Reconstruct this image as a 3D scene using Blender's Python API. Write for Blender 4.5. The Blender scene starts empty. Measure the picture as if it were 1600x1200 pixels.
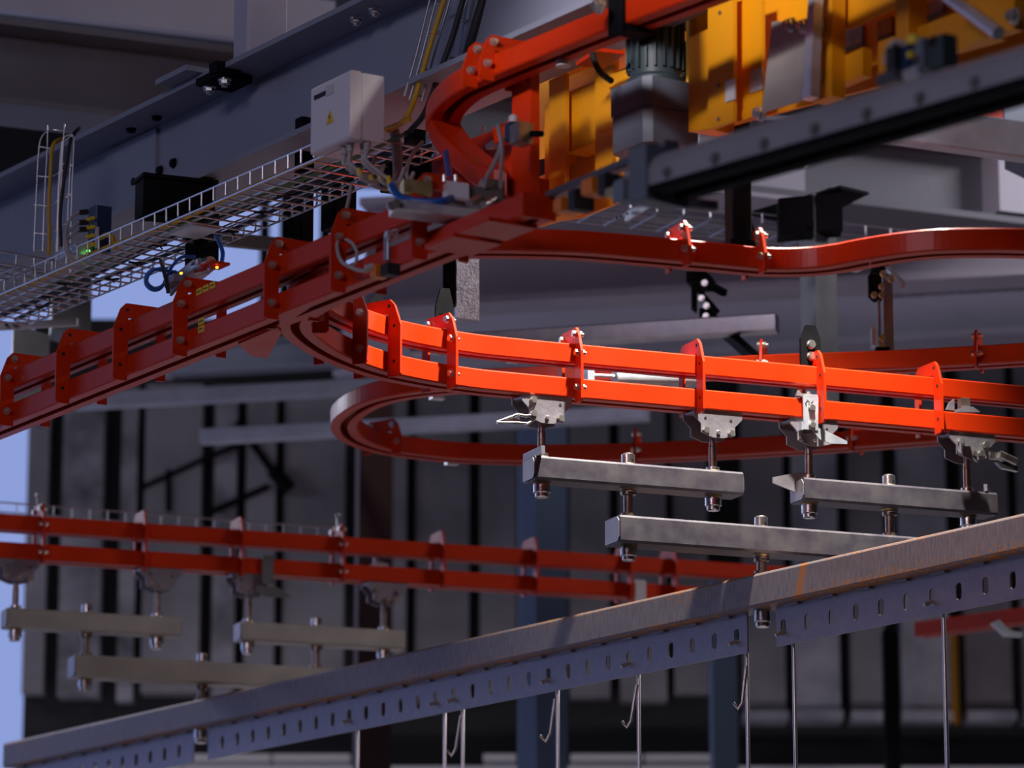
import bpy, math, random
from mathutils import Vector, Matrix
random.seed(7)
scene = bpy.context.scene
COL = scene.collection

# ---------------------------------------------------------------- camera, world, lights, exposure
F = 6000.0                       # focal length in pixels of a 1600 x 1200 frame (135 mm lens)
TH = math.atan(1314.0 / F)       # upward pitch of the camera
CZ = 1.6                         # eye height
cam_d = bpy.data.cameras.new('camera'); cam = bpy.data.objects.new('camera', cam_d); COL.objects.link(cam)
cam_d.sensor_fit = 'HORIZONTAL'; cam_d.sensor_width = 36.0; cam_d.lens = F * 36.0 / 1600.0
cam.location = (0, 0, CZ); cam.rotation_euler = (math.pi / 2 + TH, 0, 0)
cam_d.clip_start = 0.1; cam_d.clip_end = 300
cam_d.dof.use_dof = True; cam_d.dof.focus_distance = 8.05; cam_d.dof.aperture_fstop = 3.8
scene.camera = cam

w = bpy.data.worlds.new('World'); scene.world = w; w.use_nodes = True
bg = w.node_tree.nodes['Background']
bg.inputs['Color'].default_value = (0.33, 0.43, 0.86, 1); bg.inputs['Strength'].default_value = 0.8

def lamp(name, kind, loc, aim, energy, color, **kw):
    d = bpy.data.lights.new(name, kind); d.energy = energy; d.color = color
    for k, v in kw.items(): setattr(d, k, v)
    o = bpy.data.objects.new(name, d); COL.objects.link(o); o.location = loc
    o.rotation_euler = (Vector(aim) - Vector(loc)).to_track_quat('-Z', 'Y').to_euler()
    return o
key = lamp('key_spot', 'SPOT', (0.74, 7.44, 5.35), (0.30, 7.66, 3.3), 1250, (1.0, 0.95, 0.85),
     spot_size=math.radians(58), spot_blend=0.6, shadow_soft_size=0.05)
lamp('sky_fill_left', 'AREA', (-3.4, 12.9, 4.6), (-0.6, 10.2, 3.4), 22, (0.84, 0.87, 1.0), shape='RECTANGLE', size=1.2, size_y=0.6)  # added fill standing in for sky light from the left, no lamp hangs there
lamp('hall_lamp_right', 'AREA', (3.2, 9.6, 5.3), (1.0, 8.5, 3.6), 42, (0.95, 0.92, 1.0), shape='RECTANGLE', size=1.2, size_y=0.3)
lamp('fill_front', 'AREA', (-2.6, 2.0, 5.0), (-0.2, 7.8, 3.0), 50, (0.92, 0.80, 1.0), shape='RECTANGLE', size=2.4, size_y=0.6)  # added bluish fill from camera left, not a fitting of the hall
lamp('yellow_fill_spot', 'SPOT', (-0.7, 4.2, 4.4), (0.55, 6.85, 4.12), 360, (1.0, 0.92, 0.95), spot_size=math.radians(22), spot_blend=0.4, shadow_soft_size=0.15)  # added fill that brightens the yellow drive unit
lamp('yellow_left_fill_spot', 'SPOT', (-0.9, 4.6, 4.2), (0.13, 7.15, 3.74), 150, (1.0, 0.92, 0.95), spot_size=math.radians(9.5), spot_blend=0.4, shadow_soft_size=0.1)  # added narrow fill for the left section of the yellow unit
lamp('wall_fill_low', 'AREA', (0.0, 12.2, 2.2), (0.0, 14.0, 0.9), 30, (0.92, 0.86, 0.95), shape='RECTANGLE', size=5.0, size_y=0.3)  # added fill on the lower wall, so the rail undersides reflect it

vs = scene.view_settings
vs.view_transform = 'Standard'; vs.look = 'None'; vs.gamma = 1.0; vs.use_curve_mapping = False; vs.exposure = 0.0
try: scene.display_settings.display_device = 'sRGB'
except Exception: pass

# ---------------------------------------------------------------- geometry helpers
V = Vector
def ray(px, py):
    u = (px - 800) / F; v = (600 - py) / F
    return V((u, math.cos(TH) - v * math.sin(TH), math.sin(TH) + v * math.cos(TH)))
def P(px, py, z):                # the point of height z that stands behind a pixel
    d = ray(px, py); return V((0, 0, CZ)) + d * ((z - CZ) / d.z)
def PD(px, py, y):               # the point at distance y behind a pixel
    d = ray(px, py); return V((0, 0, CZ)) + d * (y / d.y)
def pr(p):
    q = V(p) - V((0, 0, CZ)); f = q.y * math.cos(TH) + q.z * math.sin(TH); up = -q.y * math.sin(TH) + q.z * math.cos(TH)
    return 800 + F * q.x / f, 600 - F * up / f
Z = V((0, 0, 1))
A = V((0.5425, -0.840, 0)).normalized()    # run of the main track, towards the camera
AN = V((-A.y, A.x, 0))                      # across it, away from the camera
B = V((0.9237, 0.383, 0)).normalized()     # run of the branch tracks
BN = V((-B.y, B.x, 0))
C = V((0.97, -0.24, 0)).normalized()
CN = V((-C.y, C.x, 0))

ORG = {}
class MB:
    def __init__(s): s.v = []; s.f = []; s.sm = []
    def add(s, vs, fs, smooth=False):
        n = len(s.v); s.v += [V(p) for p in vs]
        for f in fs: s.f.append(tuple(i + n for i in f)); s.sm.append(smooth)
        return s
    def box(s, c, ax, ay, az, hx, hy, hz):
        c = V(c); ax = V(ax) * hx; ay = V(ay) * hy; az = V(az) * hz
        p = [c + ax * i + ay * j + az * k for k in (-1, 1) for j in (-1, 1) for i in (-1, 1)]
        return s.add(p, [(0, 2, 3, 1), (4, 5, 7, 6), (0, 1, 5, 4), (2, 6, 7, 3), (0, 4, 6, 2), (1, 3, 7, 5)])
    def cbox(s, c, ax, ay, az, hx, hy, hz, ch=0.004):   # box with chamfered vertical and horizontal edges along ax
        prof = [(-hy + ch, -hz), (hy - ch, -hz), (hy, -hz + ch), (hy, hz - ch), (hy - ch, hz), (-hy + ch, hz), (-hy, hz - ch), (-hy, -hz + ch)]
        c = V(c); return s.prism(prof, c - V(ax) * hx, V(ay), V(az), V(ax) * (2 * hx))
    def prism(s, prof, o, eu, ew, ext, smooth=False, caps=True):   # polygon (u, w) at o, pushed along ext
        n = len(prof); o = V(o); eu = V(eu); ew = V(ew); ext = V(ext)
        p = [o + eu * a + ew * b for a, b in prof]; q = [x + ext for x in p]
        fs = [(i, (i + 1) % n, n + (i + 1) % n, n + i) for i in range(n)]
        s.add(p + q, fs, smooth)
        if caps: s.add(p, [tuple(range(n))[::-1]]); s.add(q, [tuple(range(n))])
        return s
    def cyl(s, p0, p1, r, n=14, r1=None, caps=True):
        p0 = V(p0); p1 = V(p1); t = (p1 - p0).normalized(); r1 = r if r1 is None else r1
        a = t.orthogonal().normalized(); b = t.cross(a)
        c0 = [p0 + (a * math.cos(2 * math.pi * i / n) + b * math.sin(2 * math.pi * i / n)) * r for i in range(n)]
        c1 = [p1 + (a * math.cos(2 * math.pi * i / n) + b * math.sin(2 * math.pi * i / n)) * r1 for i in range(n)]
        s.add(c0 + c1, [(i, (i + 1) % n, n + (i + 1) % n, n + i) for i in range(n)], n > 8)
        if caps: s.add(c0, [tuple(range(n))[::-1]]); s.add(c1, [tuple(range(n))])
        return s
    def tube(s, pts, r, n=8, caps=True):
        pts = [V(p) for p in pts]; m = len(pts); rings = []
        a = None
        for i in range(m):
            t = (pts[min(i + 1, m - 1)] - pts[max(i - 1, 0)]).normalized()
            a = t.orthogonal().normalized() if a is None else (a - t * a.dot(t)).normalized()
            b = t.cross(a)
            rings.append([pts[i] + (a * math.cos(2 * math.pi * k / n) + b * math.sin(2 * math.pi * k / n)) * r for k in range(n)])
        fs = [(i * n + k, i * n + (k + 1) % n, (i + 1) * n + (k + 1) % n, (i + 1) * n + k) for i in range(m - 1) for k in range(n)]
        s.add([p for r_ in rings for p in r_], fs, n > 4)
        if caps: s.add(rings[0], [tuple(range(n))[::-1]]); s.add(rings[-1], [tuple(range(n))])
        return s
    def sweep(s, prof, path, smooth=False):       # profile (u across, w up) along a level path
        path = [V(p) for p in path]; m = len(path); n = len(prof); pts = []
        for i in range(m):
            d0 = (path[i] - path[i - 1]).normalized() if i > 0 else None
            d1 = (path[i + 1] - path[i]).normalized() if i < m - 1 else None
            t = ((d0 or d1) + (d1 or d0)).normalized()
            k = 1.0 / max(0.3, t.dot(d1 or d0)); h = V((-t.y, t.x, 0)).normalized()
            pts += [path[i] + h * (u * k) + Z * w_ for u, w_ in prof]
        s.add(pts, [(i * n + j, (i + 1) * n + j, (i + 1) * n + (j + 1) % n, i * n + (j + 1) % n) for i in range(m - 1) for j in range(n)], smooth)
        s.add(pts[:n], [tuple(range(n))]); s.add(pts[-n:], [tuple(range(n))[::-1]])
        return s
    def lathe(s, base, axis, prof, n=20):         # prof: (radius, height along axis)
        base = V(base); t = V(axis).normalized(); a = t.orthogonal().normalized(); b = t.cross(a)
        pts = [base + t * h + (a * math.cos(2 * math.pi * i / n) + b * math.sin(2 * math.pi * i / n)) * r for r, h in prof for i in range(n)]
        m = len(prof)
        for j in range(m - 1):
            seg = pts[j * n:(j + 2) * n]
            s.add(seg, [(i, (i + 1) % n, n + (i + 1) % n, n + i) for i in range(n)], True)
        s.add(pts[:n], [tuple(range(n))[::-1]]); s.add(pts[-n:], [tuple(range(n))])
        return s
    def build(s, name, mat, parent=None, **tags):
        o0 = ORG[parent] if parent else None
        if parent is None:
            lo = V((min(p.x for p in s.v), min(p.y for p in s.v), min(p.z for p in s.v)))
            hi = V((max(p.x for p in s.v), max(p.y for p in s.v), max(p.z for p in s.v)))
            o0 = V(((lo.x + hi.x) / 2, (lo.y + hi.y) / 2, lo.z))
        me = bpy.data.meshes.new(name); me.from_pydata([tuple(p - o0) for p in s.v], [], s.f)
        me.polygons.foreach_set('use_smooth', s.sm); me.materials.append(mat); me.update()
        o = bpy.data.objects.new(name, me); COL.objects.link(o)
        if parent: o.parent = parent
        else: o.location = o0
        ORG[o] = o0
        tag(o, **tags)
        return o
def tag(o, label=None, cat=None, group=None, kind=None):
    if label: o['label'] = label
    if cat: o['category'] = cat
    if group: o['group'] = group
    if kind: o['kind'] = kind
    return o
def thing(name, loc, label, cat, group=None):
    o = bpy.data.objects.new(name, None); COL.objects.link(o); o.location = V(loc); o.empty_display_size = 0.05
    ORG[o] = V(loc); return tag(o, label, cat, group)
def inst(name, mesh, loc, axis, parent, mat=None):   # a shared mesh whose local z points along axis
    o = bpy.data.objects.new(name, mesh); COL.objects.link(o)
    o.rotation_euler = V(axis).to_track_quat('Z', 'Y').to_euler()
    if parent: o.parent = parent; o.location = V(loc) - ORG[parent]
    else: o.location = V(loc)
    return o
def box(name, mat, parent, c, ax, ay, az, hx, hy, hz, **t): return MB().box(c, ax, ay, az, hx, hy, hz).build(name, mat, parent, **t)
def arc(p0, pc, p1, n=8): # quadratic
    p0, pc, p1 = V(p0), V(pc), V(p1)
    return [p0 * (1 - t) ** 2 + pc * 2 * t * (1 - t) + p1 * t * t for t in [i / n for i in range(n + 1)]]
def smooth_path(pts, n=8):     # catmull-rom
    pts = [V(p) for p in pts]; q = [pts[0] * 2 - pts[1]] + pts + [pts[-1] * 2 - pts[-2]]; out = []
    for i in range(1, len(q) - 2):
        a, b, c, d = q[i - 1:i + 3]
        for k in range(n):
            t = k / n
            out.append(0.5 * ((2 * b) + (c - a) * t + (2 * a - 5 * b + 4 * c - d) * t * t + (3 * b - a - 3 * c + d) * t ** 3))
    return out + [pts[-1]]

# ---------------------------------------------------------------- materials
def mat(name, col, rough=0.5, metal=0.0, noise=0.0, nscale=8.0, bump=0.0, bscale=60.0, coat=0.0, col2=None, emit=None, stretch=None, spec=0.5):
    m = bpy.data.materials.new(name); m.use_nodes = True; nt = m.node_tree; N = nt.nodes; L = nt.links
    b = N['Principled BSDF']; b.inputs['Base Color'].default_value = (*col, 1); b.inputs['Roughness'].default_value = rough
    b.inputs['Metallic'].default_value = metal; b.inputs['Coat Weight'].default_value = coat; b.inputs['Coat Roughness'].default_value = 0.12; b.inputs['Specular IOR Level'].default_value = spec
    tc = N.new('ShaderNodeTexCoord'); src = tc.outputs['Object']
    if stretch:
        mp = N.new('ShaderNodeMapping'); mp.inputs['Scale'].default_value = stretch; L.new(src, mp.inputs['Vector']); src = mp.outputs['Vector']
    if noise or col2:
        nz = N.new('ShaderNodeTexNoise'); nz.inputs['Scale'].default_value = nscale; nz.inputs['Detail'].default_value = 5; L.new(src, nz.inputs['Vector'])
        r = N.new('ShaderNodeValToRGB'); r.color_ramp.elements[0].position = 0.35; r.color_ramp.elements[1].position = 0.68
        c2 = col2 or tuple(c * (1 + noise) for c in col); c1 = col if col2 else tuple(c * (1 - noise) for c in col)
        r.color_ramp.elements[0].color = (*c1, 1); r.color_ramp.elements[1].color = (*c2, 1)
        L.new(nz.outputs['Fac'], r.inputs['Fac']); L.new(r.outputs['Color'], b.inputs['Base Color'])
        rr = N.new('ShaderNodeMapRange'); rr.inputs['To Min'].default_value = max(0.02, rough - 0.12); rr.inputs['To Max'].default_value = min(1, rough + 0.12)
        L.new(nz.outputs['Fac'], rr.inputs['Value']); L.new(rr.outputs['Result'], b.inputs['Roughness'])
    if bump:
        n2 = N.new('ShaderNodeTexNoise'); n2.inputs['Scale'].default_value = bscale; n2.inputs['Detail'].default_value = 3; L.new(src, n2.inputs['Vector'])
        bp = N.new('ShaderNodeBump'); bp.inputs['Strength'].default_value = bump; bp.inputs['Distance'].default_value = 0.01
        L.new(n2.outputs['Fac'], bp.inputs['Height']); L.new(bp.outputs['Normal'], b.inputs['Normal'])
    if emit: b.inputs['Emission Color'].default_value = (*emit[0], 1); b.inputs['Emission Strength'].default_value = emit[1]
    return m
M = {}
RUST_AT = 2.0
M['red'] = mat('red_paint', (0.60, 0.031, 0.0015), 0.42, 0, 0.05, 9, 0.02, 120, coat=0.06, spec=0.22)
M['orange'] = mat('orange_red_paint', (0.62, 0.042, 0.004), 0.36, 0, 0.04, 9, 0.02, 120, coat=0.3)
M['yellow'] = mat('yellow_paint', (0.80, 0.33, 0.002), 0.5, 0, 0.05, 5)
M['black'] = mat('black_steel', (0.007, 0.007, 0.009), 0.7, 0.0, 0.3, 14, spec=0.06)
M['grey_beam'] = mat('grey_primed_steel', (0.27, 0.29, 0.37), 0.55, 0.0, 0.07, 3, 0.06, 90)
M['dark_beam'] = mat('dark_primed_steel', (0.17, 0.17, 0.21), 0.55, 0.0, 0.10, 2.5, 0.08, 90)
M['light_beam'] = mat('light_grey_primed_steel', (0.50, 0.48, 0.58), 0.5, 0.0, 0.07, 2.5, 0.08, 90)
M['galv'] = mat('galvanised_steel', (0.50, 0.53, 0.62), 0.38, 0.5, 0.16, 22, 0.04, 120, col2=(0.70, 0.72, 0.78))
M['galv_sky_lit'] = mat('sky_lit_galvanised_steel', (0.62, 0.68, 0.80), 0.45, 0.15, 0.1, 14)  # paler, bluer copy of the galvanised steel, sky light put into its colour
M['glitter'] = mat('spangled_zinc', (0.50, 0.50, 0.56), 0.42, 0.7, 0.25, 60, 0.5, 260, col2=(0.75, 0.75, 0.80))
M['steel'] = mat('machined_steel', (0.62, 0.60, 0.60), 0.27, 0.95, 0.12, 40, 0.03, 200)
M['plate_steel'] = mat('cut_steel_plate', (0.30, 0.275, 0.315), 0.45, 0.5, 0.12, 30, 0.05, 160)
M['bolt'] = mat('zinc_bolt', (0.72, 0.70, 0.68), 0.3, 0.9, 0.1, 80)
M['pin'] = mat('brown_oiled_steel', (0.34, 0.27, 0.24), 0.35, 0.8, 0.2, 60)
M['bar'] = mat('blank_tube_steel', (0.066, 0.057, 0.08), 0.45, 0.2, 0.0, 30, 0.02, 150, col2=(0.105, 0.096, 0.108))
M['bar_rear'] = mat('beige_tube_steel', (0.44, 0.41, 0.36), 0.5, 0.1, 0.1, 12)
M['brass'] = mat('brass_tinted_weld', (0.55, 0.42, 0.20), 0.4, 0.7, 0.2, 60)
M['wire'] = mat('zinc_wire', (0.62, 0.63, 0.68), 0.32, 0.9)
M['hook'] = mat('bright_wire', (0.72, 0.68, 0.66), 0.3, 0.9)
M['white_box'] = mat('light_grey_plastic', (0.74, 0.73, 0.80), 0.5, 0, 0.02, 4)
M['rubber'] = mat('black_rubber', (0.02, 0.02, 0.022), 0.6)
M['ycable'] = mat('yellow_cable', (0.62, 0.36, 0.01), 0.5)
M['gcable'] = mat('grey_cable', (0.42, 0.41, 0.44), 0.45)
M['greencable'] = mat('green_cable', (0.10, 0.16, 0.05), 0.5)
M['bluehose'] = mat('blue_hose', (0.015, 0.10, 0.42), 0.35)
M['navy'] = mat('navy_plastic', (0.012, 0.03, 0.09), 0.4)
M['sticker'] = mat('yellow_sticker', (0.80, 0.58, 0.02), 0.5)
M['ink'] = mat('black_ink', (0.01, 0.01, 0.01), 0.6)
M['motor'] = mat('dark_green_grey_cast', (0.035, 0.055, 0.065), 0.5, 0.0, 0.1, 10)
M['gearbox'] = mat('blue_grey_cast', (0.14, 0.17, 0.22), 0.5, 0.0, 0.08, 6)
M['sensor'] = mat('orange_plastic', (0.75, 0.20, 0.01), 0.45)
M['concrete'] = mat('concrete_panel', (0.20, 0.19, 0.21), 0.85, 0, 0.0, 3.0, 0.3, 14, col2=(0.34, 0.325, 0.35))
M['concrete2'] = mat('stained_panel', (0.11, 0.107, 0.118), 0.85, 0, 0.0, 5.0, 0.3, 14, col2=(0.40, 0.385, 0.43))
M['film'] = mat('crumpled_film', (0.28, 0.28, 0.33), 0.4, 0, 0.0, 5.0, 0.6, 9, col2=(0.55, 0.55, 0.62))
M['blue_col'] = mat('blue_grey_column', (0.13, 0.18, 0.28), 0.5, 0, 0.05, 3)
M['brown'] = mat('red_brown_primer', (0.07, 0.028, 0.024), 0.6, 0, 0.1, 3)
M['void'] = mat('dark_wall', (0.025, 0.025, 0.028), 0.9, 0, 0.3, 2)
M['floor'] = mat('hall_floor', (0.34, 0.30, 0.31), 0.6, 0, 0.1, 1.5)
M['roof'] = mat('roof_sheet', (0.05, 0.05, 0.06), 0.8, 0, 0.2, 1)
M['greycol'] = mat('raw_column_steel', (0.16, 0.155, 0.155), 0.5, 0.4, 0.18, 8, 0.05, 60)
M['led'] = mat('orange_led', (1, 0.4, 0.02), 0.4, emit=((1, 0.4, 0.02), 4.0))
M['ledg'] = mat('green_led', (0.1, 1, 0.1), 0.4, emit=((0.2, 1, 0.1), 2.0))
M['rail_grey'] = mat('grey_rail_steel', (0.30, 0.31, 0.36), 0.5, 0.2, 0.08, 6)
M['strip'] = mat('white_strip', (0.6, 0.58, 0.6), 0.5)

def rust_mat():
    m = bpy.data.materials.new('rust_streaked_tube'); m.use_nodes = True; nt = m.node_tree; N = nt.nodes; L = nt.links
    b = N['Principled BSDF']; b.inputs['Roughness'].default_value = 0.5; b.inputs['Metallic'].default_value = 0.35
    at = N.new('ShaderNodeAttribute'); at.attribute_name = 'sz'    # run along the tube, height on it
    # mill scale
    mp = N.new('ShaderNodeMapping'); mp.inputs['Scale'].default_value = (260, 1.1, 1); L.new(at.outputs['Vector'], mp.inputs['Vector'])
    n1 = N.new('ShaderNodeTexNoise'); n1.inputs['Scale'].default_value = 1.0; n1.inputs['Detail'].default_value = 6; L.new(mp.outputs['Vector'], n1.inputs['Vector'])
    r1 = N.new('ShaderNodeValToRGB'); e = r1.color_ramp.elements; e[0].position = 0.3; e[0].color = (0.17, 0.142, 0.155, 1); e[1].position = 0.72; e[1].color = (0.29, 0.245, 0.255, 1)
    L.new(n1.outputs['Fac'], r1.inputs['Fac'])
    # rust specks near the edges and in streaks
    mp2 = N.new('ShaderNodeMapping'); mp2.inputs['Scale'].default_value = (150, 5.5, 1); L.new(at.outputs['Vector'], mp2.inputs['Vector'])
    n2 = N.new('ShaderNodeTexNoise'); n2.inputs['Scale'].default_value = 1.0; n2.inputs['Detail'].default_value = 3; L.new(mp2.outputs['Vector'], n2.inputs['Vector'])
    mp3 = N.new('ShaderNodeMapping'); mp3.inputs['Scale'].default_value = (3.2, 0.6, 1); L.new(at.outputs['Vector'], mp3.inputs['Vector'])
    n3 = N.new('ShaderNodeTexNoise'); n3.inputs['Scale'].default_value = 1.0; n3.inputs['Detail'].default_value = 2; L.new(mp3.outputs['Vector'], n3.inputs['Vector'])
    sp = N.new('ShaderNodeSeparateXYZ'); L.new(at.outputs['Vector'], sp.inputs['Vector'])
    edge = N.new('ShaderNodeMath'); edge.operation = 'ABSOLUTE'; L.new(sp.outputs['Y'], edge.inputs[0])      # y runs -1..1 over the face
    em = N.new('ShaderNodeMapRange'); em.inputs['From Min'].default_value = 0.55; em.inputs['From Max'].default_value = 1.0; em.inputs['To Max'].default_value = 0.12
    L.new(edge.outputs[0], em.inputs['Value'])
    a1 = N.new('ShaderNodeMath'); a1.operation = 'ADD'; L.new(n2.outputs['Fac'], a1.inputs[0]); L.new(em.outputs['Result'], a1.inputs[1])
    m3 = N.new('ShaderNodeMath'); m3.operation = 'MULTIPLY'; m3.inputs[1].default_value = 0.42; L.new(n3.outputs['Fac'], m3.inputs[0])
    a2 = N.new('ShaderNodeMath'); a2.operation = 'ADD'; L.new(a1.outputs[0], a2.inputs[0]); L.new(m3.outputs[0], a2.inputs[1])
    r2 = N.new('ShaderNodeValToRGB'); e = r2.color_ramp.elements; e[0].position = 0.845; e[0].color = (0, 0, 0, 1); e[1].position = 0.90; e[1].color = (1, 1, 1, 1)
    L.new(a2.outputs[0], r2.inputs['Fac'])
    mx = N.new('ShaderNodeMix'); mx.data_type = 'RGBA'; L.new(r2.outputs['Color'], mx.inputs['Factor']); L.new(r1.outputs['Color'], mx.inputs['A'])
    mx.inputs['B'].default_value = (0.52, 0.20, 0.035, 1)
    # the one long rust run
    s0 = N.new('ShaderNodeMath'); s0.operation = 'MULTIPLY_ADD'; s0.inputs[1].default_value = -0.012; L.new(sp.outputs['Y'], s0.inputs[0]); L.new(sp.outputs['X'], s0.inputs[2])
    s1 = N.new('ShaderNodeMath'); s1.operation = 'SUBTRACT'; s1.inputs[1].default_value = RUST_AT; L.new(s0.outputs[0], s1.inputs[0])
    s2 = N.new('ShaderNodeMath'); s2.operation = 'ABSOLUTE'; L.new(s1.outputs[0], s2.inputs[0])
    s3 = N.new('ShaderNodeMapRange'); s3.inputs['From Min'].default_value = 0.009; s3.inputs['From Max'].default_value = 0.014; s3.inputs['To Min'].default_value = 0.85; s3.inputs['To Max'].default_value = 0; L.new(s2.outputs[0], s3.inputs['Value'])
    mx2 = N.new('ShaderNodeMix'); mx2.data_type = 'RGBA'; L.new(s3.outputs['Result'], mx2.inputs['Factor']); L.new(mx.outputs['Result'], mx2.inputs['A'])
    mx2.inputs['B'].default_value = (0.48, 0.17, 0.03, 1)
    L.new(mx2.outputs['Result'], b.inputs['Base Color'])
    bp = N.new('ShaderNodeBump'); bp.inputs['Strength'].default_value = 0.06; bp.inputs['Distance'].default_value = 0.002; L.new(n1.outputs['Fac'], bp.inputs['Height']); L.new(bp.outputs['Normal'], b.inputs['Normal'])
    return m

def hexmesh(name, r, h, rw, hw, shank=0.0, rs=0.0):
    b = MB()
    b.lathe((0, 0, 0), Z, [(rw, 0), (rw, hw)], 14)
    pts = [(r * math.cos(math.pi * k / 3), r * math.sin(math.pi * k / 3)) for k in range(6)]
    b.prism(pts, V((0, 0, hw)), V((1, 0, 0)), V((0, 1, 0)), Z * h)
    if shank: b.cyl((0, 0, hw + h), (0, 0, hw + h + shank), rs, 8)
    me = bpy.data.meshes.new(name); me.from_pydata([tuple(p) for p in b.v], [], b.f); me.polygons.foreach_set('use_smooth', b.sm); me.materials.append(M['bolt']); return me
HEX = hexmesh('hex_bolt', 0.0072, 0.0055, 0.0085, 0.0015)
NUT = hexmesh('hex_nut', 0.0070, 0.0060, 0.0082, 0.0015, 0.005, 0.0042)
HEXL = hexmesh('hex_bolt_large', 0.012, 0.009, 0.015, 0.002, 0.006, 0.007)
HEXB = hexmesh('hex_bolt_dark', 0.010, 0.006, 0.012, 0.002); HEXB.materials[0] = M['black']

# ================================================================ the hall
X = V((1, 0, 0)); Y = V((0, 1, 0))
box('floor', M['floor'], None, (0, 6, -0.05), X, Y, Z, 14, 14, 0.05, kind='structure')
box('ceiling', M['roof'], None, (0, 5.6, 5.75), X, Y, Z, 9, 8.6, 0.06, kind='structure')
box('wall_left', M['void'], None, (-9.1, 2.5, 2.85), X, Y, Z, 0.1, 5.5, 2.85, kind='structure')      # open gateway beyond it
box('wall_right', M['void'], None, (9.1, 4.5, 2.85), X, Y, Z, 0.1, 9.8, 2.85, kind='structure')
box('wall_front', M['void'], None, (0, -3.1, 2.85), X, Y, Z, 9, 0.1, 2.85, kind='structure')
WY = 14.0
def wx(px): return PD(px, 800, WY).x
def wz(py): return PD(800, py, WY).z
wall = MB()
def wbox(b, x0, x1, z0, z1, y0, y1): return b.box(((x0 + x1) / 2, (y0 + y1) / 2, (z0 + z1) / 2), X, Y, Z, abs(x1 - x0) / 2, (y1 - y0) / 2, abs(z1 - z0) / 2)
wbox(wall, wx(38), 7, 0, wz(487), WY + 0.12, WY + 0.3)          # lower wall up to the light strip
wbox(wall, -7, 7, wz(262), 5.7, WY + 0.12, WY + 0.3)            # above the light strip
wbox(wall, wx(640), 7, wz(487), wz(262), WY + 0.12, WY + 0.3)   # dark to the right of it
wallo = wall.build('wall_back', M['void'], None, kind='structure')
def panel(x0, x1, y0, y1, m, depth=0.1, jit=0.0):
    b = MB(); wbox(b, wx(x0), wx(x1), wz(y1), wz(y0), WY + 0.12 - depth - jit, WY + 0.13); return b.build('wall_panel', m, wallo)
for i, (x0, x1) in enumerate([(40, 73), (96, 160), (187, 212), (225, 314), (333, 368), (384, 430), (443, 538), (614, 635), (650, 733), (750, 806), (890, 952), (968, 1040), (1052, 1105)]):
    panel(x0, x1, 600, 1082 + (i % 3) * 6, M['concrete2'] if i in (1, 2, 4) else M['concrete'], jit=0.02 * (i % 2))
for i, (x0, x1) in enumerate([(1160, 1224), (1238, 1308), (1326, 1380), (1404, 1478), (1504, 1576), (1592, 1680)]):
    panel(x0, x1, 560, 1105 + (i % 2) * 14, M['film'] if i in (1, 3) else M['concrete'], jit=0.02 * (i % 2))
    panel(x0 - 2, x1 + 2, 1112, 1128, M['film'], depth=0.16)
for x0, x1 in [(300, 430), (433, 552), (756, 806), (890, 1000), (1004, 1106)]:
    panel(x0, x1, 1182, 1900, M['strip'], depth=0.2)
wbox_ = MB(); wbox(wbox_, wx(38), 7, 0, wz(1203), WY - 0.12, WY + 0.1); wbox_.build('bounce_band', M['strip'], wallo)  # unseen pale band added to reflect light onto the rail undersides
# diagonal stair rail silhouette fixed to the wall
g = MB(); g.tube([PD(222, 762, 14.0), PD(330, 712, 14.0), PD(375, 694, 14.0)], 0.011, 6); g.tube([PD(263, 735, 14.0), PD(263, 800, 14.0)], 0.012, 6)
g.build('pipe_railing', M['black'], None, label='thin dark pipe railing slanting up in front of the panelled back wall', cat='railing')
g = MB(); g.tube([PD(330, 800, 14.0), PD(420, 760, 14.0)], 0.013, 6); g.tube([PD(370, 660, 14.0), PD(432, 745, 14.0)], 0.016, 6); g.tube([PD(425, 735, 14.0), PD(452, 765, 14.0)], 0.03, 6)
g.build('pipe_brace', M['black'], None, label='thick dark diagonal brace above the rear wire tray before the back wall', cat='brace')

def column(name, px0, px1, pxm, y0, y1, d, m, label, cat='column', depth=0.14):
    """square column standing corner-on or face-on: px0..px1 is its width, pxm the visible arris"""
    a = PD(px0, 900, d + depth); b_ = PD(pxm, 900, d); c = PD(px1, 900, d + depth)
    z0, z1 = PD(px0, y1, d).z, PD(px0, y0, d).z
    q = a + c - b_
    pts = [(p.x, p.y) for p in (b_, c, q, a)]
    return MB().prism(pts, V((0, 0, z0)), X, Y, Z * (z1 - z0)).build(name, m, None, label=label, cat=cat)
column('steel_column', 808, 886, 838, 560, 1400, 12.04, M['blue_col'], 'blue-grey square steel column left of the lower load bar, before the back wall')
column('steel_column', 1106, 1150, 1112, 900, 1400, 12.6, M['blue_col'], 'blue-grey column showing below the rusty beam left of the gap in the slotted plates')
column('brown_column', 554, 613, 560, 560, 1400, 12.04, M['brown'], 'dark red-brown column before the back wall behind the red loop track')
column('dark_column', 1375, 1402, 1380, 980, 1400, 13.2, M['black'], 'dark leaning-looking post before the back wall below the rusty beam')
column('yellow_post', 1483, 1494, 1486, 985, 1128, 13.92, M['yellow'], 'narrow yellow post by the back wall below the rusty beam at far right', 'post', 0.05)
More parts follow.
